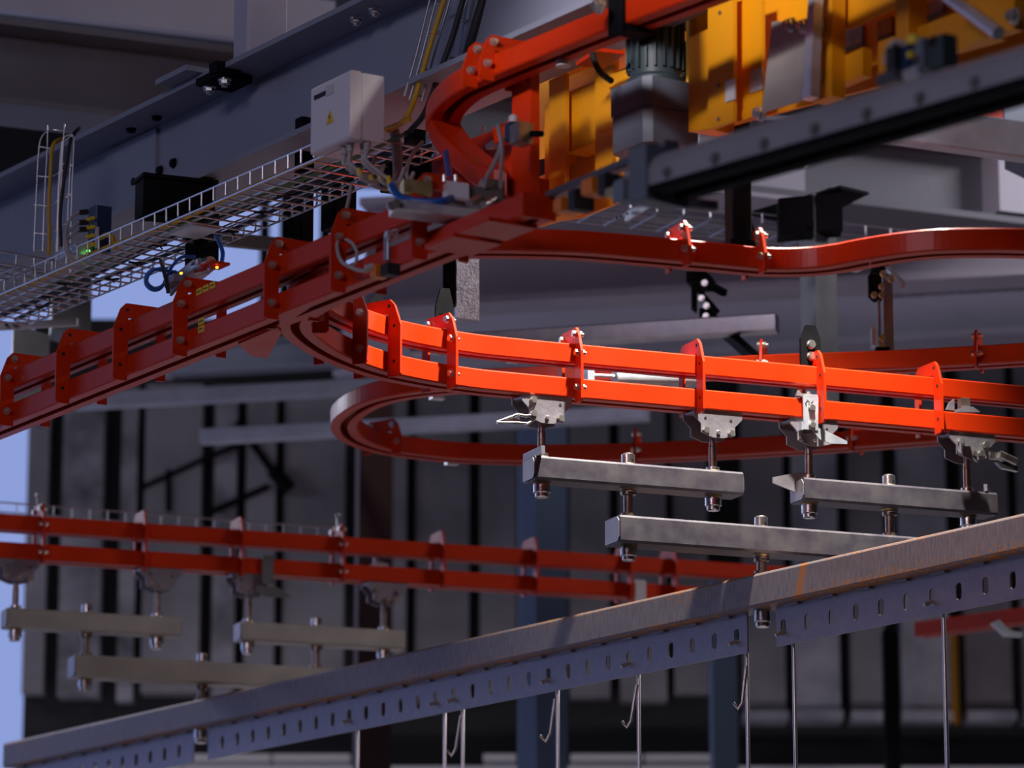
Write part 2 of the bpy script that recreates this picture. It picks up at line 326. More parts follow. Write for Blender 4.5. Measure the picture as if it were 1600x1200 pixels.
# raw columns at the left and the right-hand column carrying the black stub beam
column('raw_column', 67, 133, 70, 380, 512, 9.9, M['greycol'], 'raw grey column behind the wire cable tray at far left')
column('raw_column', 8, 68, 10, 505, 640, 9.7, M['greycol'], 'short grey column below the perforated white strip at the left edge')
column('raw_column', 1258, 1316, 1282, 300, 640, 9.3, M['greycol'], 'grey square column hanging under the black stub beam behind the branch track')
b = MB(); b.box(PD(58, 507, 9.2), C, CN, Z, 0.105, 0.006, 0.009)
strip = b.build('perforated_strip', M['strip'], None, label='white perforated metal strip just below the cable tray at the left edge', cat='strip')
for px in (10, 22, 26, 82, 92): MB().cyl(PD(px, 507, 9.19), PD(px, 507, 9.205), 0.0045, 10).build('hole', M['ink'], strip)

# ---------------------------------------------------------------- girders
def ibeam(name, p0, p1, h, wd, tf, tw, m, label, parent=None):
    """p0, p1: lower front edge of the bottom flange; the beam lies behind it"""
    p0, p1 = V(p0), V(p1); d = (p1 - p0); d.z = 0; L = d.length; d.normalize(); n = V((-d.y, d.x, 0))
    w2 = wd / 2; t2 = tw / 2
    prof = [(0, 0), (wd, 0), (wd, tf), (w2 + t2, tf), (w2 + t2, h - tf), (wd, h - tf), (wd, h), (0, h), (0, h - tf), (w2 - t2, h - tf), (w2 - t2, tf), (0, tf)]
    return MB().prism(prof, p0, n, Z, d * L).build(name, m, None, label=label, cat='beam')
ab0, ab1 = P(-120, 471, 3.82), P(1000, -30, 3.82)
abeam = ibeam('grey_beam', ab0, ab1, 0.235, 0.215, 0.012, 0.012, M['grey_beam'], 'blue-grey steel H-beam running diagonally above the wire cable tray at upper left')
ABD = (ab1 - ab0); ABD.z = 0; ABD.normalize(); ABN = V((-ABD.y, ABD.x, 0))
def on_ab(px, u, z):              # point of the H-beam whose image column is px
    lo, hi = 0.0, 6.0
    for _ in range(40):
        mid = (lo + hi) / 2
        if pr(ab0 + ABD * mid + ABN * u + Z * z)[0] < px: lo = mid
        else: hi = mid
    return ab0 + ABD * lo + ABN * u + Z * z
for px, z in [(212, .115), (232, .115), (251, .115), (272, .118), (272, .055)]:
    inst('bolt', HEXB, on_ab(px, 0.101, z), -ABN, abeam)
for px in (557, 586): inst('bolt', HEXL, on_ab(px, 0.05, 0.223), -Z, abeam)
for px in (205, 245): inst('bolt', HEXB, on_ab(px, 0.06, 0.223), -Z, abeam)
box('splice_plate', M['grey_beam'], abeam, on_ab(205, 0.098, 0.118), ABD, ABN, Z, 0.12, 0.004, 0.10)
# beam clamp and post on the top flange
cl = thing('beam_clamp', on_ab(345, 0.0, 0.22), 'black beam clamp with two bolts under the edge of the diagonal H-beam', 'clamp')
box('base_plate', M['grey_beam'], cl, on_ab(335, 0.07, 0.243), ABD, ABN, Z, 0.07, 0.11, 0.006)
box('clamp_plate', M['black'], cl, on_ab(350, 0.03, 0.212), ABD, ABN, Z, 0.045, 0.045, 0.008)
box('clamp_block', M['black'], cl, on_ab(352, 0.01, 0.224), ABD, ABN, Z, 0.018, 0.03, 0.012)
inst('bolt', HEXL, on_ab(351, 0.012, 0.204), -Z, cl); inst('bolt', HEXL, on_ab(327, 0.012, 0.204), -Z, cl)
c0 = on_ab(406, 0.1, 0.236)
MB().cbox(c0 + Z * 0.35, Z, AN, A, 0.345, 0.05, 0.035, 0.006).build('square_post', M['light_beam'], None, label='grey square post rising from the diagonal H-beam beside the black clamp', cat='post')

gb0, gb1 = P(-200, 137, 4.34), P(1900, 385, 4.34)
gird = ibeam('roof_girder', gb0, gb1, 0.225, 0.20, 0.018, 0.012, M['dark_beam'], 'deep grey roof girder crossing behind the H-beam and above the black stub beam')
GD = (gb1 - gb0); GD.z = 0; GD.normalize(); GN = V((-GD.y, GD.x, 0))
def on_g(px, u, z):
    lo, hi = 0.0, 8.0
    for _ in range(40):
        mid = (lo + hi) / 2
        if pr(gb0 + GD * mid + GN * u + Z * z)[0] < px: lo = mid
        else: hi = mid
    return gb0 + GD * lo + GN * u + Z * z
box('splice_plate', M['light_beam'], gird, on_g(1160, 0.09, 0.14), GD, GN, Z, 0.19, 0.005, 0.095)
for px in (1218, 1254): inst('bolt', HEXL, on_g(px, 0.084, 0.125), -GN, gird)
box('flange_plate', M['light_beam'], gird, on_g(1150, 0.1, -0.006), GD, GN, Z, 0.13, 0.1, 0.006)
box('stiffener', M['light_beam'], gird, on_g(1590, 0.05, 0.13), GD, GN, Z, 0.09, 0.05, 0.1)
d1 = ibeam('cross_girder', P(560, 483, 4.24), P(1760, 420, 4.24), 0.34, 0.16, 0.022, 0.014, M['light_beam'], 'long dark cross girder with pale lower edge behind the winding red track')
box('lit_web_patch', M['glitter'], d1, PD(1500, 395, 10.86) + CN * 0.06, (d1.matrix_world.to_3x3() @ C), CN, Z, 0.24, 0.004, 0.11)  # bright plate standing in for the lamp-lit part of the web
ibeam('cross_girder', P(520, 588, 4.42), P(1800, 506, 4.42), 0.30, 0.2, 0.022, 0.014, M['light_beam'], 'lower dark cross girder with pale edge just above the red rails at far right')
d3 = ibeam('cross_girder', P(262, 584, 4.5), P(760, 556, 4.5), 0.11, 0.08, 0.012, 0.01, M['grey_beam'], 'blue-grey cross girder behind the junction of main and branch track')
def galv(name, x0, ya0, x1, ya1, hpx, d, label, depth=0.05, m=None):
    a = PD(x0, ya0, d); sc = d * 1.02 / F
    b_ = P(x1, ya1, a.z)
    dd = (b_ - a); dd.z = 0; L = dd.length; dd.normalize(); n = V((-dd.y, dd.x, 0)); h = hpx * sc
    prof = [(0.004, 0), (depth - .004, 0), (depth, .004), (depth, h - .004), (depth - .004, h), (.004, h), (0, h - .004), (0, .004)]
    return MB().prism(prof, a, n, Z, dd * L).build(name, m or M['galv_sky_lit'], None, label=label, cat='rail')
galv('galvanised_tube', 113, 638, 650, 610, 24, 12.0, 'upper pale galvanised tube at left, running behind the main track and red loop')
galv('galvanised_tube', 311, 692, 1010, 655, 23, 12.0, 'lower pale galvanised tube at left ending inside the red loop track')
galv('galvanised_tube', 640, 552, 1211, 516, 28, 9.6, 'bright galvanised square tube with open end above the middle of the branch track', m=M['galv'])
galv('galvanised_channel', 1360, 212, 1760, 268, 62, 8.6, 'wide mottled galvanised channel at upper right below the steel conveyor rail')
b = MB(); b.box(PD(255, 586, 12.3), C, CN, Z, 0.018, 0.05, 0.006); b.box(PD(251, 580, 12.3), C, CN, Z, 0.004, 0.05, 0.02)
b.build('end_bracket', M['galv'], d3)
# pale sheet at the top left and structural infill at top right
b = MB(); b.box(PD(240, 8, 10.6), B, BN, Z, 0.55, 0.02, 0.075)
b.build('roof_panel', M['light_beam'], None, label='pale roof panel glimpsed at the top left above the girder', cat='panel')
b = MB(); b.box(PD(1490, 178, 10.4), B, BN, Z, 0.17, 0.05, 0.035); b.box(PD(1490, 192, 10.3), B, BN, Z, 0.17, 0.06, 0.004)
b.build('red_primed_beam', M['red'], None, label='short red beam seen above the galvanised channel at upper right', cat='beam')
column('steel_column', 1588, 1640, 1590, 120, 240, 8.9, M['blue_col'], 'blue column piece at the upper right edge beside the galvanised channel')
column('steel_column', 816, 905, 884, -40, 150, 9.4, M['grey_beam'], 'grey column at the top centre behind the upper red track')
MB().box(PD(850, 22, 9.35), X, Y, Z, 0.055, 0.01, 0.008).build('cross_bar', M['black'], None, label='thin dark bar fixed across the grey column at the top centre', cat='bar')
column('zinc_sheet', 709, 748, 712, 330, 496, 8.685, M['glitter'], 'sparkling zinc-coated vertical sheet ending above the branch track', 'sheet', 0.03)

# ---------------------------------------------------------------- tracks
RW, RH, UP = 0.066, 0.043, 0.074
def rail_profile(z0=0.0, w=RW, h=RH, t=0.0045, s=0.009, c=0.003, du=0.0):
    o = w / 2; i = o - t
    p = [(-s, 0), (-o + c, 0), (-o, c), (-o, h - c), (-o + c, h), (o - c, h), (o, h - c), (o, c), (o - c, 0), (s, 0),
         (s, t), (i, t), (i, h - t), (-i, h - t), (-i, t), (-s, t)]
    return [(a + du, b_ + z0) for a, b_ in p]
def dens(path, step=0.03):
    out = []
    for a, b_ in zip(path, path[1:]):
        n = max(1, int((b_ - a).length / step))
        out += [a + (b_ - a) * (k / n) for k in range(n)]
    return out + [path[-1]]
def on_path(path, px, u=-0.05, z=0.05, first=True):
    q = dens([V(p) for p in path], 0.004); best = None
    for i in range(len(q) - 1):
        t = (q[i + 1] - q[i]).normalized(); n = V((-t.y, t.x, 0)); e = abs(pr(q[i] + n * u + Z * z)[0] - px)
        if best is None or e < best[0]: best = (e, q[i], t, n)
    return best[1:]
def bracket(parent, p, t, n, double=True, bolts=True, m=None, extra=0.0):
    o = 0.066; top = 0.151 if double else 0.078; ci = 0.0335; m = m or M['red']; ct = top - 0.03
    prof = [(-o + .006, -0.012), (-ci, -0.012), (-ci, ct), (ci, ct), (ci, -0.004), (o - .012, -0.004), (o - .012, top - .02), (o - .03, top), (-o + .028, top), (-o + .016, top - .012), (-o, top - .055), (-o, -0.006)]
    br = MB().prism(prof, p - t * 0.003, n, Z, t * 0.006).build('bracket', m, parent)
    lv = ([0.02, 0.094] if double else [0.02])
    if bolts:
        for z in lv + [top - 0.014]:
            u = -0.05 if z < top - 0.03 else -0.036
            inst('bolt', HEX, p + n * u + Z * z - t * 0.003, -t, br); inst('nut', NUT, p + n * u + Z * z + t * 0.003, t, br)
        inst('bolt', HEX, p + n * 0.03 + Z * (top - .014) - t * 0.003, -t, br)
    else:
        for z in lv + [top - 0.014]:
            u = -0.05 if z < top - 0.03 else -0.036
            MB().cyl(p + n * u + Z * z - t * 0.0035, p + n * u + Z * z + t * 0.0035, 0.0038, 10).build('hole', M['ink'], br)
    return br
def track(name, path, label, levels, brs, double=True, upper=None):
    t_ = thing(name, path[0], label, 'track')
    for k, z in enumerate(levels):
        MB().sweep(rail_profile(z, w=0.050, s=0.007, du=-0.008) if k else rail_profile(z), upper if (upper and k) else path).build('lower_rail' if k == 0 and len(levels) > 1 else ('upper_rail' if len(levels) > 1 else 'rail'), M['red'], t_)
    out = []
    for px, bolts in brs:
        p, t, n = on_path(path, px); out.append(bracket(t_, p, t, n, double, bolts))
    return t_, out
ZT = 3.3
def lin(a, b_, k=0.034):          # centre line from two pixels of the lower front edge
    d = (b_ - a).normalized(); n = V((-d.y, d.x, 0)); return a + n * k, b_ + n * k
m0, m1 = lin(P(57, 643, ZT), P(585, 430, ZT)); MDIR = (m1 - m0).normalized(); MN = V((-MDIR.y, MDIR.x, 0))
main_path = [m0 - MDIR * 0.8, m1 + MDIR * 0.50]
main, main_br = track('main_track', main_path, 'long dark red double track running diagonally from the left edge to the yellow drive unit', (0, UP),
    [(10, True), (97, False), (187, False), (281, True), (424, True), (527, True), (655, True)], upper=[m0 - MDIR * 0.8, m1 + MDIR * 0.12])
MB().box(main_path[1] + MDIR * 0.003 + Z * 0.021, MDIR, MN, Z, 0.003, 0.034, 0.022).build('end_plate', M['red'], main)
orange_path = smooth_path([V((2.2, 8.79, ZT)), V((1.038, 8.308, ZT)), V((0.35, 8.023, ZT)), V((0.027, 7.889, ZT)), V((-0.12, 7.815, ZT)), V((-0.262, 7.69, ZT)), V((-0.36, 7.52, ZT)), V((-0.415, 7.33, ZT)), V((-0.415, 7.2, ZT)), V((-0.372, 7.085, ZT))], 10)
orange_path = orange_path[::-1]
branch, branch_br = track('branch_track', orange_path, 'bright orange-red double track in the middle that curves off the main track', (0, UP),
    [(487, True), (563, True), (618, False), (706, True), (905, True), (1096, False), (1284, False), (1468, False)])
# rear double track
r0, r1 = lin(P(0, 871, ZT), P(850, 925, ZT)); RD = (r1 - r0).normalized(); RN = V((-RD.y, RD.x, 0))
rear_path = [r0 - RD * 0.7, r0 + RD * (2.32)]
rear, rear_br = track('rear_track', rear_path, 'blurred dark red double track in the background at lower left', (0, UP),
    [(66, True), (226, False), (378, False), (536, True), (692, False), (838, False), (985, False), (1055, False)])
# loop track
ZL = 3.5
loop_pts = [(1720, 560), (1600, 569), (1480, 576), (1380, 581), (1180, 588), (1000, 598), (850, 605), (740, 610), (650, 618), (590, 630), (553, 648), (537, 668), (552, 689), (600, 706), (660, 715), (727, 721), (850, 724), (1004, 721), (1150, 714), (1300, 705), (1480, 692), (1700, 676)]
loop_path = smooth_path([P(x, y, ZL) for x, y in loop_pts], 6)[::-1]
loop, _ = track('loop_track', loop_path, 'single red track making a U-turn loop behind the branch track', (0,), [], False)
hal = len(loop_path) // 2
for px, part in ((1525, loop_path[hal:]), (1190, loop_path[hal:]), (1000, loop_path[:hal]), (1345, loop_path[:hal]), (572, loop_path[:hal])):
    pth = part if px > 600 else part
    p, t, n = on_path(pth, px)
    if part is loop_path[hal:] or hal and part[0] != loop_path[0]: t, n = -t, -n
    bracket(loop, p, t if n.y > 0 else -t, n if n.y > 0 else -n, False, True)
# winding single track on the right
ZS = 3.368
s_pts = [(700, 392), (780, 391), (900, 394), (1020, 404), (1110, 412), (1200, 420), (1270, 419), (1320, 413), (1362, 405), (1420, 396), (1476, 391), (1540, 390), (1600, 391), (1700, 396)]
s_path = smooth_path([P(x, y, ZS) + V((0, .034, 0)) for x, y in s_pts], 6)
wind, wind_br = track('winding_track', s_path, 'single dark red track winding in an S across the upper right', (0,), [(1072, True), (1191, True)], False)
MB().box(s_path[48] + Z * 0.021, (s_path[49] - s_path[47]).normalized(), V((0, 1, 0)), Z, 0.0015, 0.034, 0.0225).build('joint', M['red'], wind)
# upper single track that curves down into the red frame
ZU = 3.7
u_pts = [(1500, -160), (1250, -62), (1100, -4), (940, 56), (860, 88), (780, 121), (730, 144), (700, 172), (692, 205), (712, 240), (745, 270), (775, 292), (800, 305)]
u_z = {(692, 205): 3.67, (712, 240): 3.61, (745, 270): 3.55, (775, 292): 3.50, (800, 305): 3.48}
u_path = smooth_path([P(x, y, u_z.get((x, y), ZU)) + V((0, .03, 0)) for x, y in u_pts], 6)[::-1]
upt, _ = track('upper_track', u_path, 'blurred single red track at the top centre bending round in front of the yellow unit', (0,), [], False)
for px in (733, 760):
    p, t, n = on_path(u_path[len(u_path) // 2:], px); bracket(upt, p, t, n, False, True)
for o in (rear, loop, wind, upt): pass

# ================================================================ trolleys, load bars, rusty beam, hooks
def zat(px, py, y): r = ray(px, py); return CZ + r.z / r.y * y
def plate_prof(): return [(-.057, -.001), (.057, -.001), (.057, -.016), (.04, -.033), (.04, -.052), (.013, -.059), (-.013, -.059), (-.04, -.049), (-.04, -.031), (-.057, -.014)]
def trolley(p, t, n, zbar, label, group=None, variant=0, small=False):
    T = thing('trolley', p - Z * 0.06, label, 'trolley', group)
    for u in (-0.029, 0.024):
        MB().prism(plate_prof(), p + n * u, t, Z, n * 0.004).build('side_plate', M['plate_steel'], T)
    for s in (-0.048, 0.048):
        MB().cyl(p + t * s - n * 0.028 + Z * -0.004, p + t * s + n * 0.028 - Z * 0.001, 0.0075, 10).build('guide_roller', M['pin'], T)
    MB().box(p + Z * 0.006, t, n, Z, 0.03, 0.0075, 0.014).build('neck', M['plate_steel'], T)
    MB().lathe(p - Z * 0.062, Z, [(0.0088, zbar - (p.z - 0.062)), (0.0088, -0.012), (0.0078, -0.010), (0.0078, 0.02)][::1], 14).build('pin', M['pin'], T)
    pts = {0: [(-.032, -.012), (-.032, -.041), (.03, -.047)], 1: [(-.03, -.045), (.03, -.048)], 2: [(-.03, -.044)], 3: [(-.03, -.022), (-.03, -.046), (.0, -.047), (.02, -.045), (.032, -.024)]}[variant]
    for s, z in pts: inst('bolt', HEX, p - n * 0.0295 + t * s + Z * z, -n, T)
    inst('rivet', RIVET, p - n * 0.0295 + Z * -0.047, -n, T)
    for s, z in ([(.03, -.017)] if variant == 0 else [(-.03, -.018), (.03, -.02)] if variant in (1, 2) else []):
        MB().cyl(p - n * 0.0297 + t * s + Z * z, p - n * 0.028 + t * s + Z * z, 0.003, 10).build('hole', M['ink'], T)
    return T
b = MB(); b.lathe((0, 0, 0), Z, [(0.0045, 0), (0.0045, 0.002), (0.003, 0.0035)], 12)
RIVET = bpy.data.meshes.new('rivet'); RIVET.from_pydata([tuple(p) for p in b.v], [], b.f); RIVET.materials.append(M['bolt'])

def load_bar(q0, q1, e0, e1, ztop, h, wd, label, mids, group=None, tab=None, m=None):
    """q0, q1: the two pin points; e0, e1: overhang beyond them"""
    d = (q1 - q0); d.z = 0; d.normalize(); n = V((-d.y, d.x, 0)); a = q0 - d * e0; c = q1 + d * e1
    a.z = c.z = ztop - h; L = (c - a).length
    T = thing('load_bar', (a + c) / 2, label, 'load bar', group)
    hw = wd / 2; ch = 0.005; tk = 0.004
    outer = [(-hw + ch, 0), (hw - ch, 0), (hw, ch), (hw, h - ch), (hw - ch, h), (-hw + ch, h), (-hw, h - ch), (-hw, ch)]
    MB().prism(outer, a, n, Z, d * L).build('tube', m or M['bar'], T)
    for end, s in ((a, -1), (c, 1)):     # welded end caps with small open corners
        cap = [(-hw + .003, .012), (-hw + .012, .003), (hw - .003, .003), (hw - .003, h - .003), (-hw + .012, h - .003), (-hw + .003, h - .012)]
        MB().prism(cap, end + d * (s * 0.0005), n, Z, d * (s * 0.002)).build('end_cap', M['plate_steel'], T)
        MB().box(end + d * (s * 0.001) - n * (hw - .008) + Z * 0.010, d, n, Z, 0.0012, 0.004, 0.006).build('corner_gap', M['ink'], T)
    for q in (q0, q1):
        b0 = V((q.x, q.y, ztop - h))
        MB().lathe(b0, -Z, [(0.019, -0.001), (0.019, 0.004)], 18).build('weld', M['brass'], T)
        MB().lathe(b0, -Z, [(0.0182, 0.004), (0.0182, 0.022), (0.016, 0.0235), (0.0145, 0.0235), (0.0145, 0.031), (0.012, 0.033)], 18).build('lower_bushing', M['steel'], T)
        t0 = V((q.x, q.y, ztop))
        MB().lathe(t0, Z, [(0.018, -0.001), (0.0165, 0.004)], 18).build('weld', M['brass'], T)
        MB().lathe(t0, Z, [(0.015, 0.004), (0.015, 0.011), (0.010, 0.0125)], 18).build('upper_bushing', M['steel'], T)
    for q in mids:                       # collar of the pin that carries the next bar down
        t0 = V((q.x, q.y, ztop))
        MB().lathe(t0, Z, [(0.018, -0.001), (0.0155, 0.004)], 18).build('weld', M['brass'], T)
        MB().lathe(t0, Z, [(0.0145, 0.004), (0.0145, 0.024), (0.012, 0.025), (0.010, 0.027)], 18).build('collar', M['steel'], T)
        MB().cyl(t0 - n * 0.0148 + Z * 0.014 + d * .004, t0 - n * 0.013 + Z * 0.014 + d * .004, 0.003, 10).build('grub_screw', M['ink'], T)
        b0 = V((q.x, q.y, ztop - h))
        MB().lathe(b0, -Z, [(0.019, -0.001), (0.017, 0.005)], 18).build('weld', M['brass'], T)
    return T
def drop_pin(parent, q, z1, z0):          # threaded pin between two bars
    b = MB(); q = V((q.x, q.y, z0)); H = z1 - z0
    b.lathe(q, Z, [(0.017, 0), (0.017, 0.004), (0.0165, 0.004), (0.0165, 0.011), (0.0105, 0.012), (0.0105, H - .014), (0.0165, H - .013), (0.0165, H - .007), (0.0175, H - .006), (0.0175, H)], 18)
    return b.build('drop_pin', M['pin'], parent)

def set_on(path, pxs, u=0.0, z=-0.03): return [on_path(path, px, u, z) for px in pxs]
fr = set_on(orange_path, (846, 1112, 1263, 1510))
ytop1 = fr[0][0].y - 0.035
ZB1 = zat(846, 712, ytop1); HB1 = 0.050
lab = ['front trolley with a bright forked lever at its left, carrying the left load bar', 'plain front trolley with two lower bolts at the right end of the left load bar',
       'front trolley behind the R-marked stop plate, with a dark hanging tag', 'front trolley at the far right with a hinged latch arm on its right']
tr = [trolley(p, t, n, ZB1 - p.z + p.z, lab[i], None, (0, 1, 2, 3)[i]) for i, (p, t, n) in enumerate(fr)]
q = [f[0] for f in fr]
mid1 = (q[0] + q[1]) / 2; mid2 = (q[2] + q[3]) / 2
bar1 = load_bar(q[0], q[1], 0.028, 0.056, ZB1, HB1, 0.068, 'grey steel load bar hanging from the two left front trolleys', [mid1])
bar2 = load_bar(q[2], q[3], 0.028, 0.056, ZB1, HB1, 0.068, 'patchy grey steel load bar hanging from the two right front trolleys', [mid2])
ZB3 = zat(980, 805, mid1.y - 0.04); HB3 = 0.058
mid3 = (mid1 + mid2) / 2
bar3 = load_bar(mid1, mid2, 0.036, 0.062, ZB3, HB3, 0.078, 'long grey steel load bar centred below the two shorter front load bars', [mid3])
drop_pin(bar1, mid1, ZB1 - HB1, ZB3); drop_pin(bar2, mid2, ZB1 - HB1, ZB3)
BT = zat(1188, 897, mid3.y - 0.03)          # top of the rusty beam
drop_pin(bar3, mid3, ZB3 - HB3, BT)
# rear set
rr_ = set_on(rear_path, (25, 247, 388, 600))
labr = ['blurred rear trolley at the left edge under the background track', 'blurred rear trolley above the right end of the left rear load bar',
        'blurred rear trolley with a flat fin on its right, under the background track', 'blurred pale rear trolley with a latch arm, rightmost under the background track']
for i, (p, t, n) in enumerate(rr_): trolley(p, t, n, ZB1, labr[i], None, (1, 2, 2, 3)[i])
qr = [f[0] for f in rr_]
rm1 = (qr[0] + qr[1]) / 2; rm2 = (qr[2] + qr[3]) / 2; rm3 = (rm1 + rm2) / 2
rb1 = load_bar(qr[0], qr[1], 0.028, 0.056, ZB1, HB1, 0.068, 'blurred beige load bar at the left edge in the background', [rm1], m=M['bar_rear'])
rb2 = load_bar(qr[2], qr[3], 0.028, 0.05, ZB1, HB1, 0.068, 'blurred dull load bar in the background, right of the beige one', [rm2], m=M['bar_rear'])
rb3 = load_bar(rm1, rm2, 0.036, 0.062, ZB3, HB3, 0.078, 'blurred long beige load bar below the two other rear bars', [rm3], m=M['bar_rear'])
drop_pin(rb1, rm1, ZB1 - HB1, ZB3); drop_pin(rb2, rm2, ZB1 - HB1, ZB3); drop_pin(rb3, rm3, ZB3 - HB3, BT)

# extras on the front trolleys
p, t, n = fr[0]
lev = MB(); o = p - n * 0.030
lev.tube([o + t * -.036 + Z * -.045, o + t * -.05 + Z * -.048, o + t * -.068 + Z * -.046, o + t * -.115 + Z * -.066], 0.0035, 6)
lev.tube([o + t * -.030 + Z * -.053, o + t * -.045 + Z * -.064, o + t * -.068 + Z * -.064, o + t * -.115 + Z * -.067], 0.0035, 6)
lev.prism([(-.058, -.058), (-.078, -.0535), (-.115, -.0665), (-.07, -.0645)], o + n * .002, t, Z, n * 0.004)
lev.build('forked_lever', M['steel'], tr[0])
p, t, n = fr[2]
tg = MB().prism([(-.085, -.128), (-.02, -.112), (-.004, -.112), (-.004, -.157), (-.03, -.157), (-.085, -.141)], p + n * 0.004, t, Z, n * 0.004)
tg.build('hanging_tag', M['plate_steel'], tr[2])
p, t, n = fr[3]
a = MB(); a.box(p - n * .042 + t * 0.052 + Z * -.05, t, n, Z, 0.018, 0.004, 0.008); a.cbox(p - n * .046 + t * 0.075 + Z * -.055, (t - Z * .35).normalized(), n, (Z + t * .35).normalized(), 0.022, 0.010, 0.009, 0.003)
a.prism([(.045, -.066), (.08, -.062), (.105, -.075), (.10, -.083), (.06, -.078)], p - n * .052, t, Z, n * 0.012)
a.build('latch_arm', M['steel'], tr[3])
a = MB(); a.prism([(-.038, -.018), (-.03, -.018), (-.03, -.034), (-.01, -.032), (-.004, -.04), (-.008, -.056), (.005, -.068), (-.034, -.055), (-.038, -.05)], p - n * .042, t, Z, n * 0.005)
a.build('catch_plate', M['plate_steel'], tr[3])
# angle tabs on bar ends
d = (q[1] - q[0]).normalized(); n = V((-d.y, d.x, 0))
MB().box(q[0] - d * 0.018 + Z * (ZB1 + .009 - q[0].z) - n * .0, n, d, Z, 0.05, 0.004, 0.009).build('stop_tab', M['plate_steel'], bar1)
MB().box(q[3] + d * 0.05 + Z * (ZB1 + .009 - q[3].z), (n + d * .7).normalized(), (d - n * .7).normalized(), Z, 0.04, 0.004, 0.008).build('stop_tab', M['plate_steel'], bar2)
# R-marked stop plate clamped on the lower branch rail
p, t, n = on_path(orange_path, 1266, -0.04, 0.02)
st = thing('stop_plate', p, 'bright zinc stop plate with handwritten R bolted on the branch track', 'plate')
MB().prism([(-.0175, -.028), (.017, -.028), (.019, .046), (-.0175, .046)], p - n * 0.046, t, Z, n * 0.004).build('front_plate', M['galv'], st)
MB().box(p + Z * 0.0475, t, n, Z, 0.017, 0.046, 0.003).build('top_plate', M['galv'], st)
MB().prism([(.006, -.02), (.03, -.024), (.088, -.046), (.088, -.052), (.05, -.054), (.022, -.047), (.006, -.03)], p - n * 0.044, t, Z, n * 0.003).build('fin', M['galv'], st)
MB().box(p - n * .03 + t * -.019 - Z * .02, t, n, Z, 0.003, 0.014, 0.009).build('side_lug', M['galv'], st)
for z in (0.020, -0.018): inst('bolt', HEX, p - n * 0.0462 + Z * z + t * .002, -n, st)
for s in (-0.02, 0.004): inst('nut', NUT, p - n * 0.03 + t * s + Z * 0.047, Z, st)
rl = MB()
oo = p - n * 0.0468 + t * -.004 + Z * 0.028
rl.tube([oo + t * a_ + Z * b_ for a_, b_ in ((-.006, -.006), (-.009, .002), (-.004, .009), (.001, .006), (-.001, .0), (.003, -.005))], 0.0006, 4)
rl.tube([oo + t * a_ + Z * b_ for a_, b_ in ((.003, -.005), (.005, .004), (.010, .008))], 0.0006, 4)
rl.build('handwritten_mark', M['ink'], st)

# ---------------------------------------------------------------- rusty beam with slotted plates
bd = (mid3 - rm3); bd.z = 0; bd.normalize(); bn = V((-bd.y, bd.x, 0))
BH, BW = 0.072, 0.07
def beam_s(px, z):
    lo, hi = -6.0, 6.0
    for _ in range(50):
        m_ = (lo + hi) / 2; o = mid3 + bd * m_; o.z = z
        if pr(o)[0] < px: lo = m_
        else: hi = m_
    return lo
bc = V((mid3.x, mid3.y, BT - BH))
s0, s1 = beam_s(22, BT - BH / 2), 1.35
RB = thing('rusty_beam', bc + bd * ((s0 + s1) / 2), 'long rust-streaked square steel beam rising to the right across the foreground', 'beam')
hw = BW / 2; c_ = 0.006
prof = [(-hw + c_, 0), (-hw + .0018, .0018), (-hw, c_), (-hw, BH - c_), (-hw + .0018, BH - .0018), (-hw + c_, BH), (hw - c_, BH), (hw, BH - c_), (hw, c_), (hw - c_, 0)]
M['rust'] = None
RUST_AT = beam_s(1272, BT - BH / 2) + 6.0
M['rust'] = rust_mat()
tb = MB().prism(prof, bc + bd * s0, bn, Z, bd * (s1 - s0)).build('square_tube', M['rust'], RB)
at = tb.data.attributes.new('sz', 'FLOAT_VECTOR', 'POINT')
for i, v in enumerate(tb.data.vertices):
    wp = v.co + ORG[RB]; at.data[i].vector = ((wp - bc).dot(bd) + 6.0, (wp.z - (BT - BH / 2)) / (BH / 2), 0)
MB().box(bc + bd * (s0 - .001) + Z * BH / 2, bd, bn, Z, 0.001, hw - .004, BH / 2 - .004).build('end_cap', M['bar'], RB)
